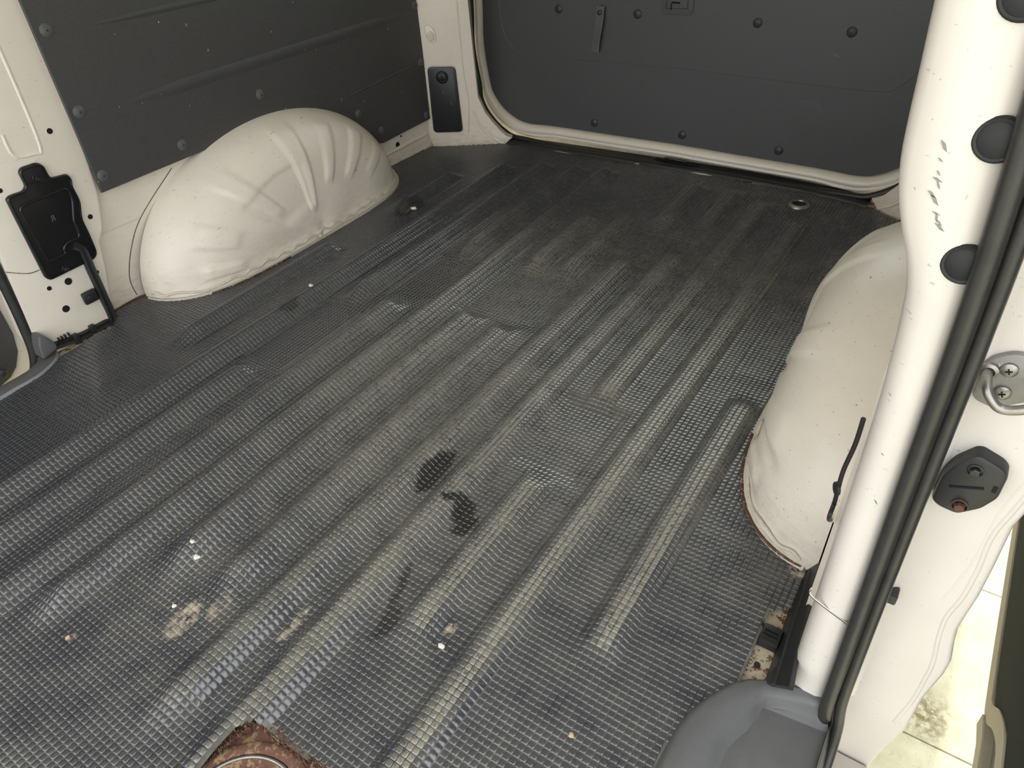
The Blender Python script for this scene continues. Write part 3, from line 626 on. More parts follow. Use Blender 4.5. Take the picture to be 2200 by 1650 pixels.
# studs: chamfered square pads, 8.8 mm apart
sx = np.arange(-1.55, -.02, PITCH); sy = np.arange(-.42, 1.93, PITCH)
SX, SY = [a.ravel() for a in np.meshgrid(sx, sy, indexing='ij')]
k_ = keep(SX, SY, .006) & keep(SX + .0025, SY, .006) & keep(SX - .0025, SY, .006) & keep(SX, SY + .0025, .006) & keep(SX, SY - .0025, .006)
SX, SY = SX[k_], SY[k_]
def octo(hw, ch): return np.array([(-hw + ch, -hw), (hw - ch, -hw), (hw, -hw + ch), (hw, hw - ch), (hw - ch, hw), (-hw + ch, hw), (-hw, hw - ch), (-hw, -hw + ch)])
OB, OS, OT = octo(.0043, .0010), octo(.0035, .0010), octo(.0029, .0009)
_l = list(range(16, 24))
for k in range(8): _l += [k, (k + 1) % 8, 8 + (k + 1) % 8, 8 + k]
for k in range(8): _l += [8 + k, 8 + (k + 1) % 8, 16 + (k + 1) % 8, 16 + k]
def studs(x, y):
    n_ = len(x); R_ = []; wt = None
    for O_, dz in ((OB, -.0003), (OS, .0010), (OT, .00122)):
        px, py = x[:, None] + O_[:, 0], y[:, None] + O_[:, 1]; hh, wt = height(px, py); R_.append(np.stack([px, py, hh + dz], -1))
    V_ = np.concatenate(R_, 1).reshape(-1, 3); base = (np.arange(n_) * 24)[:, None]
    fl_ = (base + np.array(_l)).ravel(); cn = np.tile(np.array([8] + [4] * 16), n_)
    top = np.tile(np.array([0.0] * 8 + [1.0] * 16), n_)
    oil, mud, dust = stains(V_[:, 0], V_[:, 1])
    wv = np.repeat(wt.mean(1), 24)
    return V_, fl_, cn, top, wv, oil, mud, dust
# the 300 studs that show largest become single parts
Rm = np.array(CAM_ROT); P3 = np.stack([SX, SY, np.zeros_like(SX)], -1) - np.array(CAM_POS)
cc = P3 @ Rm; inside = (cc[:, 2] < 0) & (np.abs(cc[:, 0] / cc[:, 2]) < .70) & (np.abs(cc[:, 1] / cc[:, 2]) < .525)
dist = np.where(inside, np.linalg.norm(P3, axis=1), 99); near = np.zeros(len(SX), bool); near[np.argsort(dist)[:300]] = True
def stud_mesh(name, sel, org):
    V_, fl_, cn, top, wv, oil, mud, dust = studs(SX[sel], SY[sel])
    me = mesh_np(name, V_ - org, fl_, cn)
    for nme, a in (('polish', polish(V_[:, 0], V_[:, 1])), ('top', top), ('wear_sheen', wv), ('oil', oil), ('mud', mud), ('dust', dust)): setattr_(me, nme, a)
    return me
rest = link('stud_field', stud_mesh('stud_field', ~near, o0), o0, M['mat'], mat_root); rest['kind'] = 'stuff'
for i in np.nonzero(near)[0]:
    org = np.array([SX[i], SY[i], 0.0]); sel = np.zeros(len(SX), bool); sel[i] = True
    link('stud', stud_mesh('stud', sel, org), org, M['mat'], mat_root)

# ---------------------------------------------------------------- wheel arches
def arch(side, label):
    x0 = -1.56 if side < 0 else 2 * XM + 1.56; s = 1 if side < 0 else -1
    a_, b_, D_ = .42, .30, .16
    th = np.linspace(0, math.pi, 140); rr = np.concatenate([np.linspace(0, .6, 22), np.linspace(.63, .93, 22), 1 - np.geomspace(.06, .0004, 14)])
    T, Rr = np.meshgrid(th, rr, indexing='ij')
    d_ = D_ * np.sqrt(np.clip(1 - Rr ** 4, 0, 1))
    # pressed radial bands
    deg = np.degrees(T); emb = np.zeros_like(d_)
    for (c_, w_, r0, r1, hh) in ((12, 4.0, .55, .82, .007), (31, 6.5, .60, .90, .004), (58, 5, .40, .93, .006), (92, 5, .25, .95, .007), (112, 4.0, .45, .93, .006), (132, 4.5, .50, .93, .006), (150, 4, .60, .93, .004)):
        emb += .85 * hh * smst((w_ - np.abs(deg - c_)) / 1.2) * smst((Rr - r0) / .05) * smst((r1 - Rr) / .05)
    # broad shallow dish
    emb += -.004 * smst((24 - np.abs(deg - 70)) / 4) * smst((Rr - .30) / .05) * smst((.70 - Rr) / .05)
    emb += .0025 * np.sin(Rr * 9 + T * 5) * np.clip(1 - Rr, 0, 1)
    if side > 0:   # buckled lower edge of the right arch
        emb += -.007 * np.exp(-((Rr * np.sin(T) * b_ - .055 - .05 * (np.cos(T) * Rr)) / .010) ** 2) * smst((np.cos(T) * Rr + .25) / .3) * smst((.93 - Rr) / .1)
        emb += .006 * np.sin(22 * Rr * np.cos(T)) * np.exp(-((Rr * np.sin(T) * b_) / .05) ** 2) * smst((.85 - Rr) / .2)
    # foot flares slightly
    zf = Rr * np.sin(T) * b_
    emb += .006 * np.exp(-(zf / .016) ** 2) * smst((.97 - Rr) / .1)
    Xa = x0 + s * (d_ + emb); Ya = YC - a_ * Rr * np.cos(T); Za = zf + .001
    V_ = np.stack([Xa.ravel(), Ya.ravel(), Za.ravel()], -1)
    fs = quadgrid(len(th), len(rr)); fs = fs if side > 0 else [f[::-1] for f in fs]
    root = thing('wheel_arch', (x0 + s * .08, YC, 0), label, 'wheel arch', 'wheel arches')
    sh = obj('arch_shell', V_, fs, M['white_arch'], root, True)
    # hem and wavy sealer bead along the foot
    base = []; r_ = np.concatenate([-(1 - np.geomspace(.0015, .3, 16)), np.linspace(-.66, .66, 60), (1 - np.geomspace(.3, .0015, 16))])
    for q in r_: base.append((x0 + s * (.16 * math.sqrt(max(1 - q ** 4, 0)) + .009), YC + a_ * q, .0085))
    tube('hem', base, .004, M['sealant'], root, prof=[(-.006, -.004), (.005, -.004), (.005, -.001), (-.002, .003), (-.006, .004)], up=(0, 0, 1))
    bead = [(p_[0] - s * .004, p_[1], .020 + .0035 * math.sin(i * 1.25) + .002 * math.sin(i * .31)) for i, p_ in enumerate(base) if 3 < i < len(base) - 3]
    tube('sealer_bead', smooth_path(bead, 3), .0028, M['sealant'], root, 6)
    rl = [(p_[0] + s * .004, p_[1], .0078) for i, p_ in enumerate(base) if (i < 34 if side < 0 else i < 26)]
    tube('rust_line', rl, .0030, M['rustedge'], root, 5)
    return root
arch(-1, 'white wheel arch with pressed ribs and rusty foot against the black panelled wall')
arch(1, 'scuffed white wheel arch half hidden behind the cream door pillar')

# ---------------------------------------------------------------- black lining boards and their clips
CLIP = [(.0125, 0), (.012, .002), (.008, .0045), (.0035, .0056), (0, .0058)]
def clips(parent, pts, ax, mat, r=1.0, name='clip'):
    first = None
    for q in pts:
        if first is None: first = lathe(name, [(a * r, h) for a, h in CLIP] , q, ax, mat, parent, 18); base = ORIG[first.name] - Vector(q)
        else: cur = copy_at(first, Vector(q) + base, parent); ORIG[cur.name] = Vector(q) + base
        cur = first if q is pts[0] else cur
        lathe('clip_slot', [(.0016, .0), (.0016, .0004), (0, .0005)], Vector(q) + Vector(ax) * .0057 * 1, ax, M['dark'], cur, 8)
lp = thing('lining_panel', (-1.535, 1.2, .09), 'black hardboard lining panel clipped to the left wall above the wheel arch', 'panel', 'black lining panels')
arc = [(-1.5345, YC - .385 * math.cos(t), .274 * math.sin(t)) for t in np.linspace(0, math.pi, 60)]
arc = [q for q in arc if (q[1] < YC and q[2] > .228) or (q[1] >= YC and q[2] > .05)]
arc = [q for q in arc if q[2] > .10 or q[1] < YC]
pts = [(-1.5345, .699, .78), (-1.5345, .6925, .273), (-1.5345, 1.02, .2735)] + [q for q in arc if q[1] > 1.06] + [(-1.5345, 1.54, .094), (-1.5345, 1.768, .097), (-1.5345, 1.779, .437), (-1.5345, 1.782, .78)]
prism('board', pts, (1, 0, 0), .006, M['panel'], lp, .001, 1)
clips(lp, [(-1.5290, q.y, q.z) for q in V3('clipsL')], (1, 0, 0), M['clip'], 1.0)
rg = V3('ridgeL')
def ridge(a, b, w, h, x, parent, mat):
    n_ = 24; V_ = []; A, B = Vector(a), Vector(b); dr = (B - A).normalized(); up = Vector((1, 0, 0)).cross(dr)
    for i in range(n_ + 1):
        t = i / n_; c_ = A.lerp(B, t); f = max(min(t, 1 - t) * 6, 0); f = min(1, f) ** .6
        for u, hh in ((-1, 0), (-.6, .35), (-.2, .9), (.2, 1), (.7, .5), (1, 0)):
            q = c_ + up * u * w * f; V_.append((x - .0006 + h * hh * f, q.y, q.z))
    obj('pressed_rib', V_, [f_ for f_ in quadgrid(n_ + 1, 6)], mat, parent, True)
ridge(rg[0], Vector((0, 1.70, .555)), .016, .003, -1.5285, lp, M['panel'])
ridge(rg[2], rg[4], .016, .003, -1.5285, lp, M['panel'])
ridge(rg[5], Vector((0, 1.765, .272)), .014, .0025, -1.5285, lp, M['panel'])
tp = thing('lining_panel', (XM, 2.0, .05), 'smooth black lining panel inside the white rimmed tailgate', 'panel', 'black lining panels')
L_ = [(-1.4585, .552)] + rim_loop(True)
inn2 = both([(x + (.004 if x < XM else 0), z + .004) for x, z in L_], 2.012)
prism('board', inn2, (0, -1, 0), .012, M['panel_t'], tp, .001, 1)
clips(tp, [(q.x, 2.0, q.z) for q in V3('clipsT') if abs(q.x + 1.1777) > .001], (0, -1, 0), M['clip_dark'], 1.0)
for (x, z, l) in ((-.392, .335, .006), (-.386, .331, .005), (-.397, .332, .003)): tube('scuff_mark', [(x, 1.9998, z), (x + l, 1.9996, z - l * .6), (x + l * 1.6, 1.9998, z - l * .4)], .0007, M['steelplate'], tp, 5)
bb = V3('bluntbump')[0]
lathe('pressed_circle', [(.056, -.0003), (.048, .0003), (.030, .0006), (0, .0006)], (bb.x, 2.0002, bb.z), (0, -1, 0), M['panel_t'], tp, 40)
# faint raised border line on the tailgate panel
bl = both([(-1.39, .54), (-1.395, .45), (-1.385, .33), (-1.35, .275), (-1.27, .255), (XM, .262)], 2.0)
tube('pressed_line', [q + Vector((0, .0007, 0)) for q in bl], .0012, M['panel_t'], tp, 6)
lt = V3('latch'); lt = [Vector((q.x, 2.0, q.z)) for q in lt]
lp_ = [(-.8574, 2.0, .475), (-.8579, 2.0, .402), (-.8479, 2.0, .3945), (-.7724, 2.0, .3975), (-.7650, 2.0, .406), (-.7660, 2.0, .475)]
lc = thing('latch_cover', (-.81, 1.998, .394), 'small grey plastic latch cover at the top of the tailgate panel', 'cover')
prism('cover_plate', lp_, (0, -1, 0), .0035, M['clip'], lc, .0015)
box('slot', (-.827, 1.9955, .424), (-.803, 1.9968, .428), M['dark'], lc); box('slot', (-.829, 1.9955, .408), (-.826, 1.9968, .424), M['dark'], lc)
tube('outline', [(-.842, 1.9965, .475), (-.842, 1.9965, .411), (-.781, 1.9965, .413), (-.781, 1.9965, .475)], .0009, M['dark'], lc, 5)
st = V3('strap'); sroot = thing('pull_strap', (-1.045, 1.995, .285), 'short grey webbing pull strap hanging on the tailgate panel', 'strap')
pth = smooth_path([(-1.036, 1.990, .408), (-1.038, 1.988, .391), (-1.038, 1.986, .372), (-1.0425, 1.984, .341), (-1.0475, 1.985, .314), (-1.049, 1.983, .286)], 5)
tube('webbing', pth, .01, M['clip'], sroot, prof=[(-.012, -.0012), (.012, -.0012), (.0125, 0), (.012, .0012), (-.012, .0012), (-.0125, 0)], up=(0, 1, 0))
lathe('screw', [(.007, 0), (.0065, .003), (.003, .004), (0, .004)], (-1.038, 1.9865, .391), (0, -1, 0), M['bolt'], sroot, 14)
tube('stitched_edge', [Vector(q) + Vector((.0118, -.0015, 0)) for q in pth], .0008, M['steelplate'], sroot, 5)

# ---------------------------------------------------------------- tailgate seal, sill and tie-down ring
sealp = both([(-1.44, 1.17), (-1.462, .70)] + [(q.x, q.z) for q in V3('sealT')] + [(-1.10, -.006), (XM, -.005)], 1.957)
tg = tube('tailgate_seal', sealp, .0095, M['rubberseal'], None, 10)
tag(tg, 'black rubber seal around the tailgate opening', 'door seal')
# sill plate: shallow black tread with raised front lip
pf = [(-1.345, 1.897), (-1.13, 1.908), (-.845, 1.921), (-.59, 1.931), (-.35, 1.922), (-.215, 1.900)]
V_ = []
for (x, y) in [(q.x, q.y) for q in smooth_path([(a, b, 0) for a, b in pf], 8)]:
    for dy, z in ((-.004, .002), (-.002, .009), (.004, .012), (.012, .010), (.020, .004), (.050, .001), (.078, .000), (.090, -.010), (.10, -.03)):
        V_.append((x, y + dy, z))
sl_ = obj('sill_plate', V_, [f for f in quadgrid(41, 9)], M['blackplastic'], None, True)
tag(sl_, 'black plastic sill plate along the foot of the tailgate', 'sill plate')
for (x0, x1, r) in ((-1.16, -1.08, .0028), (-.875, -.845, .0036), (-.70, -.63, .0042), (-.63, -.46, .0022)):
    P_ = [(x, np.interp(x, [q[0] for q in pf], [q[1] for q in pf]) - .007, .0035) for x in np.linspace(x0, x1, 7)]
    tube('bare_edge', P_, r, M['sealant'], floor, 6, rads=[.3, .8, 1, 1, .9, .6, .3])
tl = thing('tailgate_latch', (-.77, 1.99, .0), 'dark latch catch let into the middle of the tailgate sill', 'latch')
box('catch_plate', (-.835, 1.972, -.004), (-.70, 1.985, .006), M['dark'], tl, .002)
tube('catch_loop', smooth_path([(-.80, 1.975, .004), (-.80, 1.970, .013), (-.765, 1.968, .014), (-.735, 1.970, .013), (-.735, 1.975, .004)], 5), .0035, M['bolt'], tl, 8)
rn = V3('ring'); rc = Vector(((rn[0].x + rn[1].x) / 2, (rn[2].y + rn[3].y) / 2, 0)); hr = float(height(np.array([rc.x]), np.array([rc.y]))[0][0])
rg_ = thing('tie_down_ring', (rc.x, rc.y, hr), 'bright metal tie-down ring set into the mat near the right tailgate corner', 'tie-down ring')
lathe('ring', [(.0165, .001), (.018, .006), (.0225, .0075), (.0265, .004), (.0275, 0)], (rc.x, rc.y, hr + .001), (0, 0, 1), M['steel'], rg_, 28)
lathe('cup', [(.017, .004), (.0165, .0018), (0, .0016)], (rc.x, rc.y, hr + .001), (0, 0, 1), M['blackplastic'], rg_, 24)
wf = V3('whitefootR')

# ---------------------------------------------------------------- covers on the left wall
co = thing('access_cover', (-1.533, .58, .15), 'black steel access cover of stepped outline bolted to the left pillar', 'cover', 'black access covers')
prism('plate', fillet([(-1.5345, q.y, q.z) for q in V3('cover_out')], .010, 3), (1, 0, 0), .007, M['blackgloss'], co, .003, 3)
def inset(pts, k):
    c_ = sum((Vector(p) for p in pts), Vector()) / len(pts); return [c_ + (Vector(p) - c_) * k for p in pts]
ro = fillet([(-1.5275, q.y, q.z) for q in V3('cover_out')], .010, 3)
tube('pressed_rim', [Vector((-1.5275, q.y, q.z)) for q in inset(ro, .955)], .0018, M['blackgloss'], co, 6, closed=True)
ri = fillet([(-1.5275, q.y, q.z) for q in V3('cover_in')], .008, 3)
tube('pressed_rim', ri, .0027, M['blackgloss'], co, 8, closed=True)
for q in V3('cover_bolts'): hexbolt('washer', (-1.5275, q.y, q.z), (1, 0, 0), .0048, .006, M['bolt'], co)
cs_ = V3('cover_slot'); tube('pressed_rim', fillet([(-1.5275, .5215, .156), (-1.5275, .542, .156), (-1.5275, .542, .161), (-1.5275, .5215, .161)], .002, 2), .0012, M['blackgloss'], co, 6, closed=True)
def lettering(name, txt, size, mtx, mat, parent, depth=.0004):
    cu = bpy.data.curves.new(name, 'FONT'); cu.body = txt; cu.size = size; cu.extrude = depth; cu.align_x = 'CENTER'; cu.align_y = 'CENTER'
    to = bpy.data.objects.new('tmp_text', cu); C.objects.link(to); bpy.context.view_layer.update()
    me = bpy.data.meshes.new_from_object(to.evaluated_get(bpy.context.evaluated_depsgraph_get())); bpy.data.objects.remove(to)
    me.name = name; loc = mtx.to_translation(); r = mtx.to_3x3().to_4x4(); me.transform(r)
    return link(name, me, loc, mat, parent)
q = V3('cover_R')[0]
mt_ = Matrix(((0, 0, 1, -1.5272), (-1, 0, 0, q.y), (0, 1, 0, q.z), (0, 0, 0, 1)))      # the stamped R reads mirrored
lettering('stamped_letter', 'R', .017, mt_, M['clip'], co)
dc = thing('corner_cover', (-1.485, 1.80, .05), 'black plastic cover with a round knob on the rear corner pillar', 'cover', 'black access covers')
off = dn * .0005
prism('plate', fillet([q + off for q in V3('dcover')], .014, 4), dn, .005, M['blackplastic'], dc, .002, 2)
prism('frame_gap', fillet([q + off * .2 for q in inset(V3('dcover'), 1.045)], .015, 4), dn, .0008, M['sealant'], dc)
q = V3('dknob')[0] + dn * .0052
lathe('knob_ring', [(.019, 0), (.0185, .002), (.0165, .003), (.015, .0012)], q, dn, M['blackgloss'], dc, 24)
lathe('knob', [(.0135, 0), (.013, .004), (.010, .006), (0, .0062)], q, dn, M['blackplastic'], dc, 20)
tube('knob_grip', [q + dn * .0062 + Vector((0, 0, -.009)), q + dn * .0075, q + dn * .0062 + Vector((0, 0, .009))], .0025, M['blackgloss'], dc, 8)
dl = V3('dlines'); tube('pressed_line', [dl[0] + dn * .0058, dl[1] + dn * .0058], .0014, M['blackgloss'], dc, 6)
tube('scratch', [dl[2] + dn * .0057, dl[2].lerp(dl[3], .25) + dn * .0057], .0007, M['steelplate'], dc, 5)
tube('scratch', [dl[2].lerp(dl[3], .7) + dn * .0057, dl[3] + dn * .0057], .0007, M['steelplate'], dc, 5)
q = V3('doval')[0]
ov = thing('pillar_plug', q, 'cream oval plug pressed into the rear corner pillar above the black cover', 'plug', 'body plugs')
ua = Vector((0, 0, 1)); ub = dn.cross(ua)
def ovalpts(c_, a, b, n=28, lean=.0): return [c_ + ub * (a * math.cos(t) + lean * math.sin(t)) + ua * b * math.sin(t) for t in [2 * math.pi * k / n for k in range(n)]]
prism('pad', ovalpts(q + dn * .0005, .015, .026, 28, .006), dn, .004, M['white'], ov, .003, 3)
prism('pad', ovalpts(q + dn * .0045 - ua * .006, .0115, .0135), dn, .003, M['tan'], ov, .002, 2)

# black plastic carrier below the cover: an upright and a foot along the floor
ut = V3('utrim'); ub_ = thing('trim_carrier', (-1.525, .53, 0), 'bare black plastic trim carrier running from the stepped cover down to the floor', 'trim carrier', 'bare trim carriers')
pth = smooth_path([(-1.527 if k < 5 else -1.533, q.y, max(q.z, .008)) for k, q in enumerate(ut)], 6)
tube('carrier_bar', pth, .01, M['blackplastic'], ub_, prof=[(-.0085, -.006), (.0085, -.006), (.0085, .003), (.006, .006), (.003, .003), (-.003, .003), (-.006, .006), (-.0085, .003)], up=(1, 0, 0))
box('tab', (-1.534, .560, .068), (-1.524, .592, .096), M['blackplastic'], ub_, .004); lathe('screw', [(.006, 0), (.006, .002), (.003, .003), (0, .003)], (-1.5238, .572, .082), (1, 0, 0), M['bolt'], ub_, 14)
for y0 in (.545, .505): box('rib_clip', (-1.538, y0, .0), (-1.524, y0 + .012, .022), M['blackplastic'], ub_, .001)
for y0 in (.485, .492, .50, .478): box('snap_tooth', (-1.533, y0, .024), (-1.526, y0 + .003, .032), M['blackplastic'], ub_)
# grey step trim beside it
sg = thing('step_trim', (-1.49, .38, 0), 'slim grey curved step trim at the foot of the left sliding door', 'step trim', 'step trims')
top_, mid_, bot_ = [smooth_path(V3(k), 6) for k in ('stepL_top', 'stepL_mid', 'stepL_bot')]
n_ = 30; ext = lambda P_: [Vector((P_[0].x + .004, -.5, P_[0].z))] + P_
T_, M_, B_ = [resamp(ext(P_), n_ + 20) for P_ in (top_, mid_, bot_)]
V_ = []
for t_, m_, b_ in zip(T_, M_, B_):
    V_ += [(t_[0] - .03, t_[1], -.06), tuple(t_), tuple(t_ * .5 + m_ * .5 + np.array([0, 0, .004])), tuple(m_ * .85 + t_ * .15 + np.array([0, 0, .001])), tuple(m_), (m_[0] + .001, m_[1], -.003)]
g1 = obj('trim_top', V_, quadgrid(n_ + 20, 6), M['greyplastic'], sg, True, 40)
V_ = []
for m_ in M_: V_ += [(m_[0] + .0002, m_[1] , m_[2] + .0012), (m_[0] + .0035, m_[1] + .001, .009), (m_[0] + .004, m_[1] + .001, -.002)]
obj('trim_edge', V_, quadgrid(n_ + 20, 3), M['greylight'], sg, True)
sp_ = V3('stepL_post'); prism('trim_horn', fillet([(-1.55, q.y, q.z) for q in sp_], .01, 4), (1, 0, 0), .045, M['greyplastic'], sg, .012, 4)
# left door seal
sl2 = V3('sealLp'); t2 = tube('door_seal', smooth_path([(-1.545, .462, 1.2), (-1.545, .456, .5)] + [(-1.545, q.y, q.z) for q in sl2] + [(-1.55, .405, -.03), (-1.56, .36, -.055), (-1.56, -.5, -.06)], 6), .011, M['rubberseal'], None, 10)
tag(t2, 'black rubber seal edging the left sliding door opening', 'door seal', 'side door seals')

# ---------------------------------------------------------------- right side: seals, plugs, striker, stop
so, si = V3('seal_out'), V3('seal_in')
ds = thing('door_seal', (.05, .515, -.1), 'double black rubber seal down the right door opening beside the cream pillar', 'door seal', 'side door seals')
def seal_path(f, yoff):
    zs_ = [1.2, .95, .80, .693, .60, .5, .4, .3, .2, .10, .03, -.02]
    a_ = [np.interp(z, [q.z for q in si[::-1]], [q.x for q in si[::-1]]) for z in zs_]
    zz_ = [q.z for q in so[::-1]]; b_ = [np.interp(z, zz_, [q.x for q in so[::-1]]) for z in zs_]
    a_[0:3] = [-.018, -.010, -.001]; b_[0:4] = [.012, .020, .029, .0345]
    P_ = [(lerp(x, y, f), .512 + yoff, z) for x, y, z in zip(a_, b_, zs_)]
    x1 = P_[-1][0]
    return smooth_path(P_ + [(x1 + .003, .500 + yoff, -.055), (x1 + .004, .470 + yoff, -.082), (x1 + .004, .42 + yoff, -.092), (x1 + .004, .2, -.094), (x1 + .004, -.5, -.094)], 6)
tube('seal_bulb', seal_path(.25, 0), .0078, M['rubberseal'], ds, 12)
tube('seal_bulb', seal_path(.82, .006), .0062, M['rubberseal'], ds, 12)
tube('seal_carrier', seal_path(.52, .010), .007, M['blackplastic'], ds, 8)
plugl = ['round black rubber plug in the cream pillar at the height of the tailgate strip', 'round black rubber plug low on the cream pillar beside its narrow waist', 'round black rubber plug cut by the top edge of the photo']
for q, l in zip([Vector((.0035, .5195, .6682)), Vector((.010, .5195, .5839)), Vector((-.008, .5195, .747))], plugl):
    pg = thing('rubber_plug', q, l, 'plug', 'round pillar plugs')
    lathe('plug_flange', [(.0145, -.001), (.0142, .0016), (.0128, .0030), (.0112, .0026)], q, (-.15, -1, .1), M['plug'], pg, 32)
    lathe('plug_face', [(.0113, .0026), (.0105, .0032), (0, .0036)], q, (-.15, -1, .1), M['plug'], pg, 32)
sk = thing('door_striker', (.068, .556, .45), 'grey metal door striker with a bent loop on the white jamb', 'striker')
prism('base_plate', fillet([(q.x, .561, q.z) for q in V3('strk_plate')], .006, 3), (0, -1, 0), .006, M['steelplate'], sk, .002, 2)
lo = V3('strk_loop')
tube('striker_loop', smooth_path([(.0515, .556, .4845), (.0525, .545, .4835), (.0545, .536, .480), (.059, .533, .4745), (.066, .532, .4690), (.074, .532, .4695), (.0835, .533, .4745), (.0875, .537, .481), (.0880, .546, .486), (.088, .557, .487)], 6), .0038, M['steel'], sk, 12)
for x, z in ((.0525, .4845), (.088, .487)): lathe('loop_collar', [(.0075, 0), (.007, .003), (.0045, .004)], (x, .555, z), (0, -1, 0), M['steel'], sk, 18)
for q in V3('strk_scr'):
    lathe('screw', [(.0062, 0), (.006, .002), (.004, .0032), (0, .0034)], (q.x, .555, q.z), (0, -1, 0), M['steel'], sk, 18)
    for ax in (Vector((1, 0, .4)), Vector((-.4, 0, 1))): tube('cross_slot', [Vector((q.x, .5514, q.z)) - ax.normalized() * .0024, Vector((q.x, .5514, q.z)) + ax.normalized() * .0024], .0006, M['dark'], sk, 5)
tx = V3('strk_txt'); ang = math.atan2(tx[1].z - tx[0].z, tx[1].x - tx[0].x); tc = (tx[0] + tx[1]) / 2
ca, sa_ = math.cos(ang), math.sin(ang)
mt_ = Matrix(((ca, -sa_, 0, tc.x + .001), (0, 0, -1, .5546), (sa_, ca, 0, tc.z - .001), (0, 0, 0, 1)))
lettering('stamped_letters', 'NISSAN', .0042, mt_, M['sealant'], sk, .0002)
bf = thing('door_stop', (.074, .548, .34), 'black angular door stop plate with a rusty bolt on the white jamb', 'door stop')
prism('stop_plate', fillet([(q.x, .561, q.z) for q in V3('buf')], .004, 3), (0, -1, 0), .015, M['blackplastic'], bf, .003, 2)
bs = V3('buf_slot'); tube('slot', [(bs[0].x - .004, .5458, bs[0].z), (bs[1].x, .5458, bs[1].z)], .0012, M['dark'], bf, 6)
bn = V3('buf_nut'); hexbolt('washer', (bn[0].x, .546, bn[0].z), (0, -1, 0), .0042, .005, M['bolt'], bf)
hexbolt('washer', (bn[1].x, .546, bn[1].z), (0, -1, 0), .0044, .006, M['rustbolt'], bf)
box('slot', (.0895, .5452, .3755), (.0925, .5462, .382), M['dark'], bf)
q = V3('sclip')[0]; ck = box('seal_clip', (q.x - .012, .545, q.z - .007), (q.x + .002, .561, q.z + .006), M['blackplastic'], None, .002)
tag(ck, 'tiny black clip poking out behind the door seal', 'clip')

# black carrier strip at the foot of the pillar
rl = thing('trim_carrier', (-.025, .62, 0), 'bare black plastic trim carrier at the foot of the cream pillar', 'trim carrier', 'bare trim carriers')
rn_ = Vector((-.05, 0, .024)).normalized(); rp = V3('railpoly')
prism('carrier_strip', [q - rn_ * .006 for q in rp], rn_, .006, M['blackplastic'], rl, .0015, 2)
tube('carrier_rib', [rp[3].lerp(rp[9], .45), rp[4].lerp(rp[8], .45), rp[6].lerp(rp[7], .45)], .003, M['blackplastic'], rl, 6)
box('bracket', (-.054, .559, .0), (-.030, .588, .014), M['blackplastic'], rl, .002)
for y0 in (.565, .571, .577): box('bracket_rib', (-.052, y0, .013), (-.034, y0 + .002, .017), M['blackplastic'], rl)
for q in (rp[6].lerp(rp[8], .35), rp[4].lerp(rp[8], .3)): lathe('screw', [(.003, 0), (.003, .001), (.0012, .0015), (0, .0015)], q, rn_, M['bolt'], rl, 12)
lathe('screw', [(.004, 0), (.0038, .0015), (.0015, .002), (0, .002)], (-.045, .535, -.003), (0, 0, 1), M['bolt'], rl, 12)
wr_ = V3('wire'); tube('wire', smooth_path([q + Vector((-.001, 0, 0)) for q in wr_] + [rp[0]], 6), .0022, M['blackplastic'], rl, 8)
lathe('grommet', [(.007, 0), (.0065, .003), (0, .004)], wr_[3] + Vector((-.001, 0, 0)), (-1, -.6, 0), M['blackplastic'], rl, 16)
# grey step trim in the right doorway
sr = thing('step_trim', (-.03, .3, -.03), 'broad grey scuffed step trim in the right doorway at the bottom edge', 'step trim', 'step trims')
outl = smooth_path([(.045, .524, .005), (.004, .521, .005), (-.0433, .5043, .005), (-.0633, .4831, .005), (-.0826, .4479, .005), (-.0927, .4151, .005), (-.0955, .3851, .005), (-.0965, .33, .005), (-.0965, .1, .005), (-.0965, -.5, .005)], 6)
hl = smooth_path([(.045, .515, 0), (.012, .504, 0), (-.0226, .4907, 0), (-.0300, .466, 0), (-.0454, .4327, 0), (-.0495, .405, 0), (-.051, .3881, 0), (-.052, .33, 0), (-.052, .1, 0), (-.052, -.5, 0)], 6)
n_ = 60; O_, H_ = resamp(outl, n_), resamp(hl, n_)
V_ = []
for o_, h_ in zip(O_, H_):
    w = h_ - o_; w[2] = 0
    for t, z in ((-.10, .000), (-.09, .005), (0, .0135), (.12, .0165), (.45, .0150), (.80, .0125), (.92, .009), (1.05, .0015), (1.25, -.003)):
        q = o_ + w * t; V_.append((q[0], q[1], z))
obj('trim_rim', V_, [f for f in quadgrid(n_, 9)], M['greyplastic'], sr, True, 60)
inn3 = [o_ + (h_ - o_) * 1.22 for o_, h_ in zip(O_, H_)]
pl = [(q[0], q[1], -.0028) for q in inn3] + [(.052, -.5, -.012), (.052, .50, -.012)]
obj('tread', pl, [tuple(range(len(pl)))], M['greyplastic'], sr)
V_ = [(.050, .52, -.003), (.050, -.5, -.003), (.075, -.5, -.15), (.075, .52, -.15)]
obj('riser', V_, [(0, 1, 2, 3)], M['blackplastic'], sr)

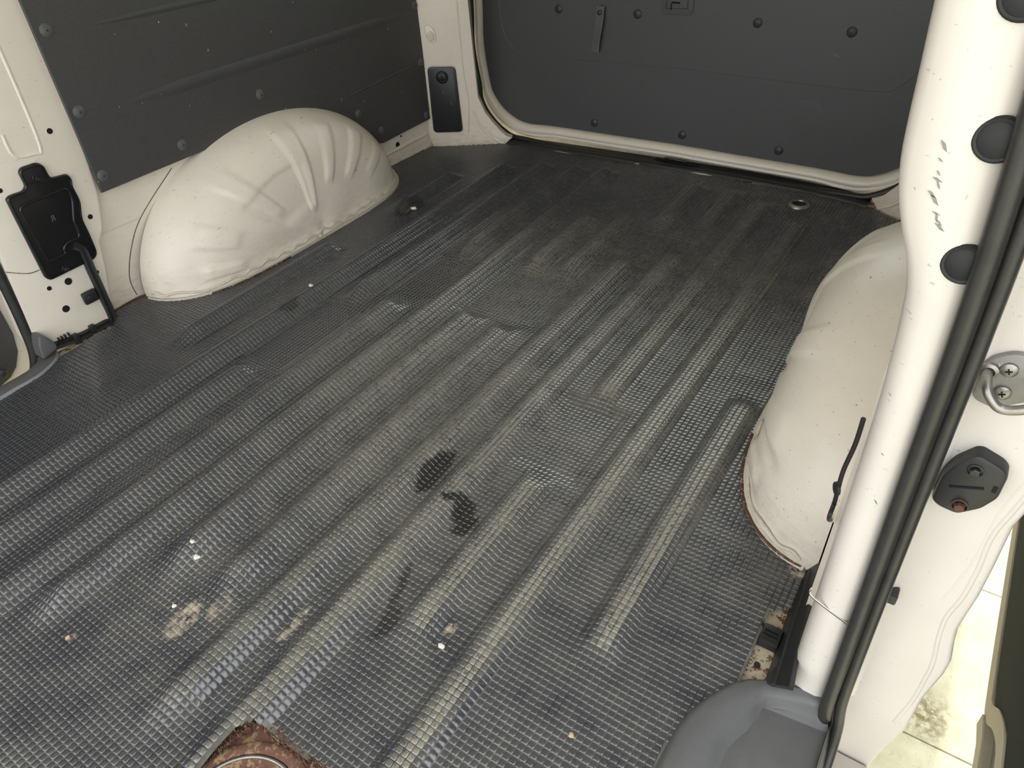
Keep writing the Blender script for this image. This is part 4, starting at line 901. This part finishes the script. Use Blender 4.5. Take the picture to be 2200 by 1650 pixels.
# ---------------------------------------------------------------- rusty floor fixture in the foreground cut-out
rf = thing('rusty_floor_mount', (-.46, .04, 0), 'rusty round floor mount in the mat cut-out at the bottom edge', 'floor mount')
prism('mount_plate', fillet([(-.545, -.10, -.002), (-.545, .150, -.002), (-.322, .158, -.002), (-.322, -.10, -.002)][::-1], .02, 5), (0, 0, 1), .0035, M['rust'], rf, .0015, 2)
ctr = (-.462, .062, .0015)
def ringxy(name, r, prof, mat): 
    P_ = [(ctr[0] + r * math.cos(t), ctr[1] + r * math.sin(t), ctr[2]) for t in np.linspace(0, 2 * math.pi, 64, endpoint=False)]
    return tube(name, P_, .01, mat, rf, prof=prof, up=(0, 0, 1), closed=True)
ringxy('dish_rim', .079, [(-.009, -.001), (.008, -.001), (.007, .004), (.001, .006), (-.006, .004)], M['rust'])
ringxy('wire_ring', .0685, [(.0022 * math.cos(a), .0022 * math.sin(a) + .003) for a in np.linspace(0, 6.28, 8, endpoint=False)], M['steel'])
lathe('dish', [(.068, .0022), (.060, .0015), (.05, .0026), (0, .0030)], ctr, (0, 0, 1), M['rust'], rf, 40)
ringxy('inner_ring', .052, [(-.003, 0), (.003, 0), (.002, .003), (-.002, .003)], M['flake'])
lathe('bolt_hole', [(.0055, .002), (.005, .0028), (.0035, .0012), (0, .001)], (-.529, .136, .0012), (0, 0, 1), M['rustbolt'], rf, 14)
# ragged crumbs of rubber and rust round the cut-out
jag = []
vj, fj = [], []
for i in range(900):
    t = random.random()
    if t < .45: x, y = -.538 + random.gauss(0, .003), random.uniform(-.05, .15)
    else: x, y = random.uniform(-.54, -.33), .153 + random.gauss(0, .004)
    r = random.uniform(.0008, .0026); b0 = len(vj)
    for k in range(5): a = 2 * math.pi * k / 5 + random.random(); vj.append((x + r * math.cos(a) * random.uniform(.6, 1.4), y + r * math.sin(a) * random.uniform(.6, 1.4), .0020))
    vj.append((x, y, .0050 + r * 1.6))
    fj += [(b0 + k, b0 + (k + 1) % 5, b0 + 5) for k in range(5)]
rg2 = obj('rust_crumbs', vj, fj, M['rust'], rf); rg2['kind'] = 'stuff'

# ---------------------------------------------------------------- loose crumbs lying on the mat
def crumb(x, y, r, mat, label, group='loose crumbs on the mat'):
    h0 = float(height(np.array([x]), np.array([y]))[0][0]) + .0011
    bm = bmesh.new(); bmesh.ops.create_icosphere(bm, subdivisions=2, radius=r)
    for v in bm.verts:
        v.co *= random.uniform(.65, 1.3); v.co.z *= .55; v.co.x *= 1.3
    mz = min(v.co.z for v in bm.verts)
    bmesh.ops.translate(bm, vec=(x, y, h0 - mz), verts=bm.verts)
    return tag(from_bm('crumb', bm, mat, None, False), label, 'crumb', group)
crumb(-.7924, .2679, .0042, M['crumb'], 'larger white crumb on the mat above the tan mud patch')
crumb(-.8102, .2790, .0032, M['crumb'], 'small white crumb just behind the larger white crumb')
crumb(-.7570, .1990, .0028, M['crumb'], 'white crumb at the upper corner of the tan mud patch')
crumb(-.8419, .0904, .0030, M['crumb2'], 'tan crumb near the left edge of the foreground mat')
crumb(-1.2774, 1.3596, .0070, M['crumb'], 'white flake on the mat beside the left wheel arch end')
crumb(-1.1949, .8953, .0045, M['crumb'], 'pale ring-like flake on the mat in front of the left wheel arch')
crumb(-.395, .3450, .0035, M['crumb'], 'pale crumb beside the worn rib in the foreground')
crumb(-.196, .334, .0030, M['crumb2'], 'orange crumb on the mat near the right step trim')
